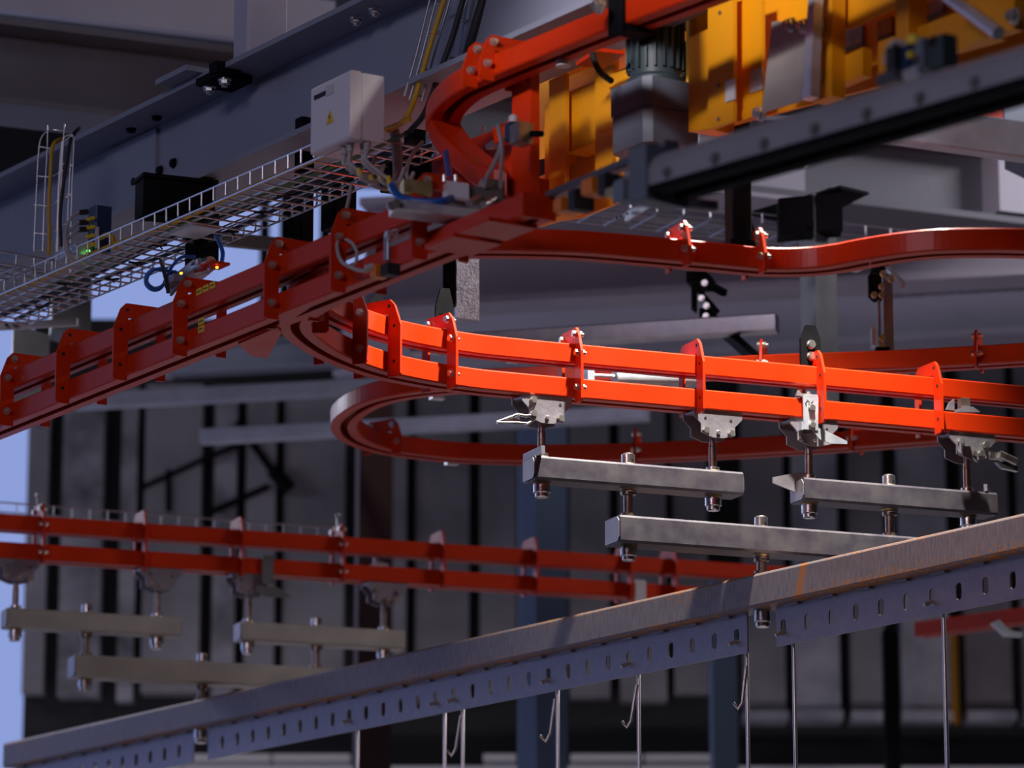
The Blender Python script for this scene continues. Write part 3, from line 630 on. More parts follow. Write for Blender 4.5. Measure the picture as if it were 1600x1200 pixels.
def slot_plate(sa, sb, slots, hgt=0.086, th=0.004, sw=0.0095, sh=0.018, zc=-0.047):
    """vertical strip from sa to sb with upright rounded slots at the given runs"""
    b = MB(); N = 12
    xs = [sa] + [(a_ + c2) / 2 for a_, c2 in zip(slots, slots[1:])] + [sb]
    def pt(s, z, k): return bc + bd * s + Z * z + bn * ((k - .5) * th)
    for i, s in enumerate(slots):
        l, r = xs[i], xs[i + 1]
        hole = [(s + sw * math.cos(2 * math.pi * k / N), zc + (sh - sw) * (1 if math.sin(2 * math.pi * k / N) > 0 else -1) * (abs(math.sin(2 * math.pi * k / N)) > 1e-6) + sw * math.sin(2 * math.pi * k / N)) for k in range(N)]
        rect = []
        for k in range(N):
            ca, sa_ = math.cos(2 * math.pi * k / N), math.sin(2 * math.pi * k / N)
            f = 1 / max(abs(ca), abs(sa_))
            x_ = s + (ca * f * (r - s) if ca > 0 else ca * f * (s - l)); z_ = zc + (sa_ * f * (0 - zc) if sa_ > 0 else sa_ * f * (zc + hgt))
            rect.append((x_, z_))
        # snap the diagonal points to the corners
        for k in range(N):
            a0 = 2 * math.pi * k / N
        corners = [(r, 0), (l, 0), (l, -hgt), (r, -hgt)]
        for cx, cz in corners:
            k = min(range(N), key=lambda k_: (rect[k_][0] - cx) ** 2 + (rect[k_][1] - cz) ** 2); rect[k] = (cx, cz)
        for kk in (0, 1):
            b.add([pt(*h_, kk) for h_ in hole] + [pt(*h_, kk) for h_ in rect], [(k, (k + 1) % N, N + (k + 1) % N, N + k) if kk else (k, N + k, N + (k + 1) % N, (k + 1) % N) for k in range(N)])
        b.add([pt(*h_, 0) for h_ in hole] + [pt(*h_, 1) for h_ in hole], [(k, (k + 1) % N, N + (k + 1) % N, N + k) for k in range(N)])
    for s in (sa, sb): b.add([pt(s, 0, 0), pt(s, 0, 1), pt(s, -hgt, 1), pt(s, -hgt, 0)], [(0, 1, 2, 3)])
    b.add([pt(sa, -hgt, 0), pt(sb, -hgt, 0), pt(sb, -hgt, 1), pt(sa, -hgt, 1)], [(0, 1, 2, 3)])
    return b.build('slotted_plate', M['plate_steel'], RB)
zs = BT - BH - 0.047
SA, SB = beam_s(768, zs), beam_s(1152, zs); pit = (SB - SA) / 12
sl1 = [SB - pit * k for k in range(60)]; sl1 = sorted(s for s in sl1 if s > beam_s(334, zs))
slot_plate(beam_s(326, zs), SB + pit * 0.47, sl1)
sl0 = sorted(s for s in [sl1[0] - pit * 0.9 - pit * k for k in range(12)] if s > s0 + 0.03 and s < beam_s(300, zs))
slot_plate(s0 + 0.03, beam_s(303, zs), sl0)
S2 = beam_s(1225, zs); pit2 = (beam_s(1541, zs) - S2) / 8
sl2 = [S2 + pit2 * k for k in range(14) if S2 + pit2 * k < s1 - 0.05]
slot_plate(S2 - pit2 * 0.3, s1, sl2)
k_ = 0; s = s0 + 0.06
while s < s1:
    if abs(s - 0) > 0.05 and abs(s - (rm3 - mid3).dot(bd)) > .05:
        MB().box(bc + bd * s - Z * 0.002 - bn * 0.006, bd, bn, Z, 0.022, 0.005, 0.0032).build('stitch_weld', M['plate_steel'], RB)
    s += pit * 1.5
for qq in (mid3, rm3):
    b0 = V((qq.x, qq.y, BT - BH))
    MB().lathe(b0, -Z, [(0.019, -0.001), (0.019, 0.012), (0.019, 0.026), (0.016, 0.028), (0.0155, 0.036), (0.013, 0.038)], 20).build('bushing', M['steel'], RB)
    MB().lathe(V((qq.x, qq.y, BT)), Z, [(0.024, -.001), (0.017, 0.006)], 18).build('weld', M['brass'], RB)

# hooks
def hook(px, slot_s, jx, label, jpts=None, bright=True):
    o = bc + bd * slot_s + Z * (-0.047 - 0.010)
    top = o + bn * 0.010
    T = thing('wire_hook', o - Z * 0.5, label, 'hook', None)
    rodp = o + bd * 0.012 + bn * 0.016
    MB().tube([o - bn * 0.018 - bd * .006 - Z * 0.008, o - bn * 0.004 - Z * 0.001, o + bn * 0.008, rodp - Z * 0.012, rodp - Z * 0.6], 0.0046, 8).build('rod', M['hook'], T)
    if jpts:
        d0 = rodp.y
        MB().tube([PD(x_, y_, d0 - 0.006) for x_, y_ in jpts], 0.0034, 8).build('hook_end', M['hook'], T)
    return T
hs = lambda px, sl: min(sl, key=lambda s_: abs(pr(bc + bd * s_ + Z * -.047)[0] - px))
hook(1470, hs(1457, sl2), 0, 'straight wire hook rod hanging furthest right from the slotted plate')
hook(1238, hs(1225, sl2), 0, 'straight wire hook rod at the left end of the right slotted plate')
hook(1165, hs(1152, sl1), 0, 'wire hook with turned-up end at the right tip of the long slotted plate', [(1166, 1040), (1160, 1098), (1153, 1107), (1146, 1098)])
hook(993, hs(983, sl1), 0, 'wire hook with turned-up end hanging right of the blue-grey column', [(995, 1070), (986, 1127), (979, 1136), (972, 1127)])
hook(868, hs(856, sl1), 0, 'wire hook with turned-up end hanging in front of the blue-grey column', [(867, 1092), (860, 1146), (852, 1158), (844, 1149)])
hook(720, hs(710, sl1), 0, 'wire hook with turned-up end, right one of the close pair', [(720, 1118), (712, 1170), (705, 1181), (699, 1172)])
hook(692, hs(683, sl1), 0, 'straight wire hook rod, left one of the close pair')
hook(557, hs(548, sl1), 0, 'straight wire hook rod furthest left under the rusty beam')

# ================================================================ cable trays, boxes, hangers (left half)
def basket(name, p0, d, L, wd, h, pitch, nb, label, up=Z, r=0.0022, side=None, mt=None):
    """wire basket tray: p0 is the near lower edge, d its run; wires and ribs are parts"""
    d = V(d).normalized(); n = V(side).normalized() if side else V((-d.y, d.x, 0)); up = V(up).normalized(); mt = mt or M['wire']
    T = thing(name, p0 + d * (L / 2) + n * (wd / 2), label, 'cable tray')
    lw = MB().tube([V((0, 0, 0)), d * L], r, 6, True)
    me = bpy.data.meshes.new('long_wire'); me.from_pydata([tuple(v) for v in lw.v], [], lw.f); me.materials.append(mt)
    offs = [n * (wd * k / (nb - 1)) for k in range(nb)] + [up * h, up * h + n * wd] + ([up * (h * .5), up * (h * .5) + n * wd] if h > 0.05 else [])
    for o_ in offs:
        o = bpy.data.objects.new('long_wire', me); COL.objects.link(o); o.parent = T; o.location = p0 + o_ - ORG[T]
    rib = MB().tube([up * h, up * 0.006, n * 0.004 - up * 0.003, n * (wd - .004) - up * 0.003, n * wd + up * 0.006, n * wd + up * h], r, 6)
    mr = bpy.data.meshes.new('rib'); mr.from_pydata([tuple(v) for v in rib.v], [], rib.f); mr.materials.append(mt)
    k = 0
    while k * pitch <= L:
        o = bpy.data.objects.new('rib', mr); COL.objects.link(o); o.parent = T; o.location = p0 + d * (k * pitch) - ORG[T]; k += 1
    return T
ta, tb_ = P(172, 364, 3.705), P(484, 228, 3.705); TD = (tb_ - ta).normalized(); TN = V((-TD.y, TD.x, 0)); TZ = 3.672
t0 = ta - TD * 0.75; t0.z = TZ
TL = 1.80
tray = basket('cable_tray', t0, TD, TL, 0.19, 0.034, 0.05, 6, 'long galvanised wire basket tray with cables running diagonally past the white box')
def tp(s, u, z): return t0 + TD * s + TN * u + Z * z
def tray_s(px, u=0.02, z=0.01):
    lo, hi = -0.5, 3.0
    for _ in range(40):
        m_ = (lo + hi) / 2
        if pr(tp(m_, u, z))[0] < px: lo = m_
        else: hi = m_
    return lo
def cable(name, pts, r, m, label, n=7, sm=6): return MB().tube(smooth_path(pts, sm), r, n).build(name, m, None, label=label, cat='cable')
cable('yellow_cable', [tp(s, 0.018 + 0.006 * math.sin(s * 7), 0.008 + 0.003 * math.sin(s * 11)) for s in [i * 0.12 for i in range(17)]], 0.0042, M['ycable'], 'yellow cable lying along the near side of the diagonal wire tray')
cable('green_cable', [tp(s, 0.06 + 0.012 * math.sin(s * 5), 0.007) for s in [0.3 + i * 0.14 for i in range(12)]], 0.0045, M['greencable'], 'dull green cable in the middle of the diagonal wire tray')
cable('black_cable', [tp(s, 0.10 + 0.012 * math.sin(s * 4 + 1), 0.008) for s in [i * 0.15 for i in range(13)]], 0.006, M['rubber'], 'thick black cable along the centre of the diagonal wire tray')
cable('black_cable', [tp(s, 0.145 + 0.010 * math.sin(s * 6 + 2), 0.007) for s in [i * 0.15 for i in range(13)]], 0.0045, M['rubber'], 'thin black cable along the far side of the diagonal wire tray')
for i, px in enumerate((12, 46, 75, 118, 150, 205, 262, 330, 395, 450)):
    s = tray_s(px, 0.09)
    b = MB(); uu = 0.05 + 0.1 * ((i * 7) % 10) / 10; b.tube([tp(s - .008, uu - .012, -.004), tp(s, uu, -.006), tp(s + .008, uu + .014, -.004)], 0.003, 5); b.tube([tp(s, uu, -.006), tp(s + .006, uu + .004, -0.014)], 0.0018, 5)
    b.build('cable_tie', M['rubber'], tray)
s = tray_s(292, 0.05); MB().box(tp(s, 0.07, -0.006), TD, TN, Z, 0.05, 0.035, 0.003).build('splice_plate', M['galv'], tray)
# side tray entering from the left
sd = (P(140, 407, 3.73) - P(-40, 375, 3.73)).normalized()
side_tray = basket('cable_tray', P(-60, 401, 3.705), sd, 0.30, 0.12, 0.028, 0.047, 4, 'short wire tray entering from the left edge into the diagonal tray')
# upright tray piece in front of the H-beam
def ladder(name, cols, rungs, d, label, r=0.0018):
    T = thing(name, PD(cols[0][0][0], cols[0][0][1], d), label, 'cable tray')
    for c in cols: MB().tube(smooth_path([PD(x, y, d + (e[0] if e else 0)) for x, y, *e in c], 3), r, 6).build('long_wire', M['wire'], T)
    for c in rungs: MB().tube([PD(x, y, d + (e[0] if e else 0)) for x, y, *e in c], r, 6).build('rung', M['wire'], T)
    return T
vt = ladder('upright_tray', [
    [(53, 392), (57, 300), (61, 230), (68, 210), (80, 203), (98, 205, .04)], [(67, 392), (70, 300), (74, 230), (74, 196)],
    [(88, 400), (91, 300), (97, 222), (112, 210)], [(99, 215), (92, 300), (90, 398)], [(104, 392), (108, 290), (113, 212)], [(110, 380), (113, 280), (116, 214)], [(101, 194), (98, 240), (94, 330)]],
    [[(60, 229), (80, 232)], [(57, 275), (78, 277)], [(53, 320), (76, 322)], [(52, 364), (74, 366)],
     [(82, 275), (93, 270), (115, 257)], [(79, 320), (92, 313), (112, 304)], [(84, 228), (97, 222), (114, 211)], [(76, 366), (92, 356), (108, 347)], [(98, 256), (113, 258)], [(95, 302), (113, 304)]],
    8.36, 'upright loop of wire tray standing in front of the H-beam at far left')
cable('yellow_cable', [PD(76, 398, 8.33), PD(77, 360, 8.33), PD(76, 330, 8.33), PD(79, 270, 8.33), PD(81, 235, 8.33), PD(86, 222, 8.34), PD(96, 217, 8.38)], 0.0042, M['ycable'], 'yellow cable tied to the upright wire tray at far left')
cable('black_cable', [PD(96, 385, 8.35), PD(94, 340, 8.35), PD(100, 280, 8.35), PD(107, 235, 8.35), PD(113, 212, 8.37), PD(124, 200, 8.45)], 0.0042, M['rubber'], 'black cable climbing the upright wire tray at far left')
# tray rising to the top beside the upper track
rt = ladder('rising_tray', [
    [(632, 150), (652, 80), (674, -10)], [(640, 156), (660, 84), (684, -10)], [(659, 158), (680, 80), (706, -10)],
    [(676, 170), (700, 90), (733, -10)], [(727, 112), (745, 60), (768, -10)], [(762, 72), (775, 30), (788, -10)], [(770, 72), (784, 30), (796, -10)]],
    [[(640, 150), (659, 151)], [(652, 108), (672, 110)], [(668, 50), (688, 52)], [(680, 6), (700, 8)], [(700, 90), (722, 92)], [(720, 32), (744, 34)]],
    7.35, 'steep wire tray rising to the top edge left of the upper track', 0.0028)
cable('yellow_cable', [tp(tray_s(600), .03, .012), PD(632, 188, 7.36), PD(648, 155, 7.34), PD(664, 100, 7.33), PD(680, 45, 7.32), PD(699, -15, 7.3)], 0.0055, M['ycable'], 'yellow cable climbing the steep wire tray at the top centre')
cable('black_cable', [PD(640, 205, 7.4), PD(664, 175, 7.36), PD(688, 110, 7.33), PD(706, 60, 7.32), PD(728, -15, 7.3)], 0.006, M['rubber'], 'black cable climbing the steep wire tray, left of the thicker one')
cable('black_cable', [PD(722, 118, 7.4), PD(735, 70, 7.34), PD(760, -15, 7.3)], 0.011, M['rubber'], 'thick black cable climbing the steep wire tray next to the upper track')
cable('black_cable', [PD(752, 92, 7.4), PD(765, 45, 7.34), PD(783, -15, 7.3)], 0.008, M['rubber'], 'black cable rightmost in the steep wire tray')

# ---------------------------------------------------------------- white enclosure with glands
def hplane(px, py, p0, d):        # pixel -> point of the upright plane through p0 along d
    n = V((-d.y, d.x, 0)); r = ray(px, py); o = V((0, 0, CZ)); return o + r * ((p0 - o).dot(n) / r.dot(n))
e_ = PD(546, 180, 7.02)
wl = hplane(487, 140, e_, A); wr = hplane(600, 180, e_, AN); wt = zat(546, 110, e_.y); wb = zat(546, 214, e_.y)
La = (wl - e_); La.z = 0; La = La.length; Lb = (wr - e_); Lb.z = 0; Lb = Lb.length
ec = V((e_.x, e_.y, wb)) - A * (La / 2) + AN * (Lb / 2)
E = thing('junction_box', ec, 'white-grey electrical box with yellow warning triangle above the diagonal tray', 'electrical box')
hh = (wt - wb) / 2
MB().cbox(ec + Z * hh + AN * 0.014, A, AN, Z, La / 2, Lb / 2 - .014, hh, 0.003).build('housing', M['white_box'], E)
MB().cbox(ec + Z * hh - AN * (Lb / 2 - .013), A, AN, Z, La / 2 + .0015, 0.013, hh + .0015, 0.004).build('lid', M['white_box'], E)
fo = ec - AN * (Lb / 2 + .0005)
def fpt(a, z): return fo + A * (a * La) + Z * (z * 2 * hh)
tri = MB().prism([(-.10, .34), (.10, .34), (0, .54)], fo + A * (0 * La), A * La, Z * 2 * hh, AN * -0.0012).build('warning_triangle', M['sticker'], E)
b = MB(); b.prism([(.012, .49), (-.03, .425), (.005, .43), (-.012, .365), (.03, .445), (-.002, .44)], fo - AN * 0.0012, A * La, Z * 2 * hh, AN * -0.0006); b.build('bolt_symbol', M['ink'], tri)
MB().prism([(-.42, .80), (-.12, .80), (-.12, .87), (-.42, .87)], fo, A * La, Z * 2 * hh, AN * -0.001).build('name_strip', M['ink'], E)
MB().prism([(-.10, .77), (.08, .77), (.08, .92), (-.10, .92)], fo, A * La, Z * 2 * hh, AN * -0.001).build('blank_label', M['strip'], E)
for a, u in ((.1, -.2), (.25, -.2), (-.05, .1), (.3, .15), (.42, .1)):
    g0 = ec + A * (a * La) + AN * (u * Lb)
    MB().lathe(g0, -Z, [(.008, -.001), (.008, .008), (.0065, .010), (.0065, .016), (.004, .02)], 12).build('cable_gland', M['gcable'], E)
for i, (a, u, ex, ey) in enumerate(((.1, -.2, 552, 268), (.25, -.2, 566, 280), (-.05, .1, 585, 290), (.3, .15, 598, 285), (.42, .1, 612, 292))):
    g0 = ec + A * (a * La) + AN * (u * Lb) - Z * .018
    cable('grey_cable', [g0, g0 - Z * .02, PD(ex - 6, ey - 12, g0.y), PD(ex, ey, g0.y), PD(ex + 22, ey + 4, g0.y + .03), PD(ex + 34, ey - 22, g0.y + .06)], 0.0042, M['gcable'],
          ('leftmost', 'second', 'middle', 'fourth', 'rightmost')[i] + ' grey cable looping out of the bottom of the white electrical box')
    MB().lathe(PD(ex - 4, ey - 9, g0.y), (V((.3, 0, -1))), [(.0052, -.01), (.0052, .01)], 10).build('cable_marker', M['sticker'], E)
cable('white_cable', [PD(549, 288, 7.2), PD(543, 320, 7.1), PD(532, 360, 6.95), PD(527, 385, 6.9), PD(533, 407, 6.86), PD(549, 418, 6.84), PD(566, 423, 6.83), PD(584, 420, 6.82)], 0.0036, M['gcable'], 'pale sensor cable hanging from the white box down to the orange sensor')
cable('white_cable', [PD(540, 374, 6.9), PD(550, 380, 6.87), PD(557, 392, 6.86), PD(556, 410, 6.85), PD(548, 419, 6.84)], 0.0032, M['gcable'], 'small pale cable loop beside the orange sensor on the main track')
cable('grey_conduit', [PD(616, 205, 7.3), PD(621, 240, 7.25), PD(622, 280, 7.2), PD(617, 292, 7.15)], 0.011, M['gcable'], 'thick grey conduit dropping from the tray to the valve terminal')
cable('grey_cable', [PD(660, 222, 7.3), PD(645, 240, 7.2), PD(636, 262, 7.15), PD(638, 282, 7.1), PD(652, 294, 7.05)], 0.0042, M['gcable'], 'thin grey cable curving from the tray into the valve terminal')

# ---------------------------------------------------------------- fieldbus block on the tray
fb_ = PD(160, 395, 8.28)
FB = thing('connector_block', fb_, 'navy connector block with yellow squares standing on the wire tray', 'terminal block')
MB().cbox(PD(156, 360, 8.28), Z, A, AN, 0.052, 0.020, 0.02, 0.003).build('housing', M['navy'], FB)
for r_ in range(4):
    for c2, px in enumerate((137.5, 144.5)):
        y = 343 + r_ * 13.5 + (-2 if c2 else 0)
        MB().box(PD(px, y, 8.245), A, AN, Z, 0.0045, 0.004, 0.0035).build('port_label', M['sticker'], FB)
MB().box(PD(151.5, 371, 8.25), A, AN, Z, 0.004, 0.003, 0.024).build('label_strip', M['strip'], FB)
MB().box(PD(138, 392, 8.245), A, AN, Z, 0.003, 0.003, 0.002).build('status_light', M['ledg'], FB)
for i, (y0, xs) in enumerate(((331, 118), (347, 115), (358, 112))):
    cable('grey_cable', [PD(133, y0, 8.25), PD(122, y0 + 1, 8.24), PD(108, y0 + 14, 8.23), PD(101 + i, 372, 8.22), PD(103 + i * 2, 392, 8.22), PD(115 + i * 2, 408, 8.24), PD(130 + i * 2, 414, 8.27)], 0.0036, M['gcable'],
          ('uppermost', 'middle', 'lowest')[i] + ' grey cable looping left out of the navy connector block')
    MB().cyl(PD(137, y0, 8.25), PD(124, y0 + 1, 8.24), 0.0062, 10).build('plug', M['rubber'], FB)
cable('yellow_cable', [PD(157, 372, 8.24), PD(166, 367, 8.22), PD(175, 370, 8.21), PD(178, 378, 8.22), PD(183, 388, 8.24)], 0.0055, M['ycable'], 'short yellow cable bow at the right of the navy connector block')
b = MB(); b.box(PD(122, 398, 8.3), A, AN, Z, 0.05, 0.03, 0.012); b.build('mounting_plate', M['galv'], FB)

# ---------------------------------------------------------------- black hangers between H-beam and main track
def hanger(px0, px1, y0, y1, d, label, blk=None):
    T = thing('hanger', PD((px0 + px1) / 2, y1, d), label, 'hanger')
    a, b_ = PD(px0, y1, d), PD(px1, y1, d); z0, z1 = a.z, PD(px0, y0, d).z
    wd = (b_ - a).length * 0.55
    MB().cbox(V(((a.x + b_.x) / 2, d, (z0 + z1) / 2)), Z, AN, A, (z1 - z0) / 2, wd * .62, wd * .62, 0.004).build('post', M['black'], T)
    if blk:
        x0, x1, ya, yb = blk; c = PD((x0 + x1) / 2, (ya + yb) / 2, d); h = (PD(x0, ya, d).z - PD(x0, yb, d).z) / 2; w_ = (PD(x1, ya, d) - PD(x0, ya, d)).length / 2
        MB().cbox(c, B, BN, Z, w_, 0.03, h, 0.004).build('cross_block', M['black'], T)
        MB().box(c + Z * h, B, BN, Z, w_ * 1.05, 0.04, 0.004).build('top_plate', M['black'], T)
        for k in (-.35, .1): inst('bolt', HEXB, c + Z * (h + .004) + B * (k * w_), Z, T)
    return T
hanger(285, 345, 330, 420, 8.05, 'black hanger with wide cross block under the H-beam behind the tray', (215, 332, 285, 345))
hanger(456, 492, 186, 390, 7.85, 'tall black hanger left of the white electrical box')
hanger(498, 560, 262, 360, 7.75, 'wide black hanger below the white electrical box')
hanger(628, 668, 205, 300, 7.45, 'black hanger behind the tray right of the white electrical box', (600, 668, 240, 300))
for px0, px1, lb in ((430, 472, 'dark mullion in the bright light strip left of the tall hanger'), (494, 512, 'thin dark mullion in the bright light strip below the white box'), (398, 414, 'dark mullion in the light strip beside the main track bracket')):
    column('mullion', px0, px1, px0 + 2, 250, 500, 13.9, M['black'], lb, 'mullion', 0.06)
b = MB(); b.box(PD(370, 376, 8.9), B, BN, Z, 0.14, 0.01, 0.016); b.build('flat_bar', M['greycol'], None, label='dull grey flat bar behind the wire tray left of the tall track bracket', cat='bar')

# ---------------------------------------------------------------- pneumatic stopper on the main track
pc = PD(305, 432, 7.55)
PN = thing('pneumatic_stopper', pc, 'silver pneumatic stopper with small orange lights on top of the main track', 'actuator')
ax = (A + Z * 0.18).normalized(); az = (Z - A * 0.18).normalized()
MB().cbox(PD(298, 430, 7.5), ax, AN, az, 0.045, 0.022, 0.013, 0.004).build('body', M['galv'], PN)
MB().cyl(PD(306, 418, 7.46), PD(330, 410, 7.42), 0.013, 14).build('cylinder', M['steel'], PN)
MB().cbox(PD(336, 414, 7.4), A, AN, Z, 0.022, 0.022, 0.003, 0.001).build('red_plate', M['red'], PN)
MB().box(PD(275, 440, 7.48), ax, AN, az, 0.02, 0.016, 0.008).build('end_block', M['plate_steel'], PN)
MB().prism([(0, 0), (.05, .02), (.045, .045), (.0, .03)], PD(265, 462, 7.5), A, Z, AN * 0.006).build('wedge', M['plate_steel'], PN)
for px, py in ((331, 419), (312, 410)): inst('bolt', HEX, PD(px, py, 7.41), -AN, PN)
for px, py in ((283, 427), (339, 418)): MB().box(PD(px, py, 7.39), A, AN, Z, 0.0022, 0.002, 0.0018).build('status_light', M['led'], PN)
cable('blue_hose', [PD(282, 428, 7.5), PD(268, 424, 7.49), PD(256, 423, 7.48), PD(240, 421, 7.47), PD(229, 430, 7.46), PD(228, 444, 7.46), PD(238, 453, 7.46), PD(250, 451, 7.47), PD(258, 440, 7.48), PD(268, 418, 7.49), PD(284, 402, 7.5), PD(305, 401, 7.52)], 0.0035, M['bluehose'], 'thin blue air hose forming a loop left of the pneumatic stopper', 7, 8)
cable('blue_hose', [PD(276, 424, 7.5), PD(262, 430, 7.5), PD(254, 446, 7.5), PD(240, 450, 7.5), PD(230, 440, 7.5), PD(234, 426, 7.5), PD(248, 420, 7.5), PD(262, 420, 7.5)], 0.0035, M['bluehose'], 'second blue air hose loop tied behind the first by the stopper', 7, 8)
cable('blue_hose', [PD(337, 368, 7.6), PD(343, 380, 7.55), PD(348, 395, 7.52), PD(347, 410, 7.5)], 0.0045, M['bluehose'], 'blue air hose dropping to the right end of the pneumatic stopper')
cable('stub_cable', [PD(251, 405, 7.45), PD(255, 420, 7.45), PD(260, 440, 7.46), PD(263, 458, 7.47)], 0.0042, M['rubber'], 'short stiff black cable end with bare wires left of the stopper')
# stickers on the rails
def on_main(px, py, u=-RW / 2 - 0.0006):
    p0 = m0 + MN * u; r = ray(px, py); o = V((0, 0, CZ)); return o + r * ((p0 - o).dot(MN) / r.dot(MN))
for i, (px, py, sx, sz) in enumerate(((311, 455.5, .0062, .0052), (321.5, 450.5, .0062, .0052), (332, 445.5, .0062, .0052), (314.5, 502, .0070, .0052), (314.5, 514, .0070, .0052))):
    c = on_main(px, py)
    sx *= 1.75; sz *= 1.25
    sk = MB().box(c, MDIR, MN, Z, sx, 0.0006, sz).build('yellow_sticker', M['sticker'], main)
    for k in range(4): MB().box(c - MN * 0.0008 + MDIR * (sx * (-.55 + k * .36)), MDIR, MN, Z, sx * 0.09, 0.0003, sz * 0.3).build('print', M['ink'], sk)
# switch plate below the junction
sp_ = [P(372, 538, ZT - .004), P(433, 512, ZT - .004), P(440, 520, ZT - .004), P(418, 560, ZT - .004), P(392, 556, ZT - .004)]
b = MB(); n_ = len(sp_); b.add(sp_ + [x + Z * .003 for x in sp_], [tuple(range(n_)), tuple(range(2 * n_ - 1, n_ - 1, -1))] + [(i, n_ + i, n_ + (i + 1) % n_, (i + 1) % n_) for i in range(n_)])
b.build('switch_plate', M['red'], main)
# sensor on the lower main rail
sn = thing('sensor', PD(600, 425, 6.78), 'orange and black sensor on a grey strap under the main track', 'sensor')
MB().cbox(PD(593, 425, 6.78), A, AN, Z, 0.010, 0.014, 0.012, 0.002).build('sensor_body', M['sensor'], sn)
MB().cbox(PD(610, 422, 6.76), A, AN, Z, 0.012, 0.014, 0.011, 0.002).build('sensor_head', M['rubber'], sn)
MB().cbox(PD(604, 387, 6.78), Z, A, AN, 0.024, 0.008, 0.003, 0.002).build('strap', M['plate_steel'], sn)
MB().cyl(PD(570, 420, 6.78), PD(584, 416, 6.78), 0.0065, 10).build('plug', M['gcable'], sn)
inst('bolt', HEX, PD(619, 365, 6.76), -AN, sn); inst('bolt', HEX, PD(608, 367, 6.76), -AN, sn)

# ---------------------------------------------------------------- valve terminal on its aluminium rail
vp = PD(692, 345, 6.62); VT = thing('valve_terminal', vp, 'valve terminal on an aluminium rail above the main track, with blue hose', 'valve unit')
va, vb = PD(612, 325, 6.60), PD(778, 346, 6.64); vd = (vb - va).normalized(); vn = V((-vd.y, vd.x, 0)).normalized()
MB().cbox((va + vb) / 2, vd, vn, Z, (vb - va).length / 2, 0.03, 0.010, 0.003).build('aluminium_rail', M['galv'], VT)
for px, py in ((620, 318), (760, 340), (612, 322)): inst('bolt', HEX, PD(px, py, 6.57), -vn, VT)
MB().cbox(PD(650, 297, 6.68), vd, vn, Z, 0.026, 0.02, 0.014, 0.003).build('brass_block', M['brass'], VT)
MB().cbox(PD(712, 302, 6.68), vd, vn, Z, 0.02, 0.022, 0.016, 0.003).build('valve', M['white_box'], VT)
MB().cbox(PD(740, 310, 6.70), vd, vn, Z, 0.05, 0.02, 0.018, 0.003).build('manifold', M['greycol'], VT)
MB().cbox(PD(768, 300, 6.72), vd, vn, Z, 0.02, 0.02, 0.02, 0.003).build('end_block', M['pin'], VT)
for px, py in ((741, 313), (763, 315)): MB().cyl(PD(px - 8, py + 5, 6.64), PD(px + 8, py - 5, 6.68), 0.0075, 12).build('silencer', M['steel'], VT)
for px in (694, 712): MB().cyl(PD(px, 284, 6.68), PD(px, 274, 6.68), 0.005, 10).build('fitting', M['steel'], VT)
cable('blue_hose', [PD(612, 290, 6.66), PD(619, 303, 6.64), PD(636, 312, 6.62), PD(665, 316, 6.61), PD(690, 315, 6.61), PD(706, 310, 6.63)], 0.0075, M['bluehose'], 'thick blue air hose along the valve terminal')
cable('blue_hose', [PD(697, 238, 6.95), PD(700, 262, 6.78), PD(703, 282, 6.70)], 0.006, M['bluehose'], 'blue air hose dropping straight onto the valve terminal')
cable('white_cable', [PD(779, 200, 6.60), PD(784, 220, 6.60), PD(775, 250, 6.62), PD(762, 275, 6.66), PD(757, 292, 6.68)], 0.0042, M['gcable'], 'pale cable curving left onto the valve terminal end')
cable('white_cable', [PD(778, 195, 6.58), PD(784, 230, 6.58), PD(783, 265, 6.60), PD(782, 292, 6.66)], 0.0036, M['gcable'], 'pale cable hanging straight behind the red frame')
HEXG = hexmesh('hex_bolt_grey', 0.0085, 0.004, 0.010, 0.001); HEXG.materials[0] = M['greycol']
HEXM = hexmesh('hex_bolt_medium', 0.009, 0.006, 0.0105, 0.0015)

# ================================================================ red frame, yellow drive unit, motor, steel conveyor rail
fp = PD(815, 220, 6.95)
RF = thing('track_stand', PD(760, 330, 6.9), 'dark red welded frame of plates between the main track and the yellow unit', 'frame')
def aplate(o0, poly, u, th, name, m, parent, d=A, **kw):     # upright plate along d, outlined by pixels, th thick, set u behind o0
    n = V((-d.y, d.x, 0)); base = o0 + n * u
    pts = [hplane(x, y, base, d) for x, y in poly]; k = len(pts)
    b = MB(); b.add(pts + [p_ + n * th for p_ in pts], [tuple(range(k))[::-1], tuple(range(k, 2 * k))] + [(i, (i + 1) % k, k + (i + 1) % k, k + i) for i in range(k)])
    return b.build(name, m, parent, **kw)
aplate(fp, [(800, 118), (829, 104), (829, 330), (806, 335), (800, 300)], 0.0, 0.02, 'column_plate', M['red'], RF)
aplate(fp, [(668, 250), (740, 215), (806, 190), (806, 345), (668, 345)], 0.15, 0.008, 'back_plate', M['red'], RF)
aplate(fp, [(786, 290), (830, 276), (832, 322), (788, 342)], 0.02, 0.04, 'foot_block', M['red'], RF)
aplate(fp, [(790, 330), (806, 318), (806, 240), (800, 232), (784, 300)], 0.06, 0.02, 'gusset', M['red'], RF)
aplate(fp, [(770, 200), (800, 186), (800, 210), (772, 224)], 0.04, 0.03, 'rib', M['red'], RF)
for px, py in ((755, 201), (753, 239), (704, 240), (662, 276)): inst('bolt', HEX, hplane(px, py, fp + AN * 0.148, A), -AN, RF)
MB().cbox(PD(815, 210, 6.8), A, AN, Z, 0.016, 0.016, 0.020, 0.003).build('sensor_block', M['pin'], RF)
MB().cbox(PD(802, 207, 6.82), A, AN, Z, 0.008, 0.014, 0.018, 0.003).build('sensor_clip', M['navy'], RF)
MB().lathe(PD(802, 188, 6.82), Z, [(.009, -.004), (.009, .006), (.004, .011)], 14).build('sensor_cap', M['strip'], RF)
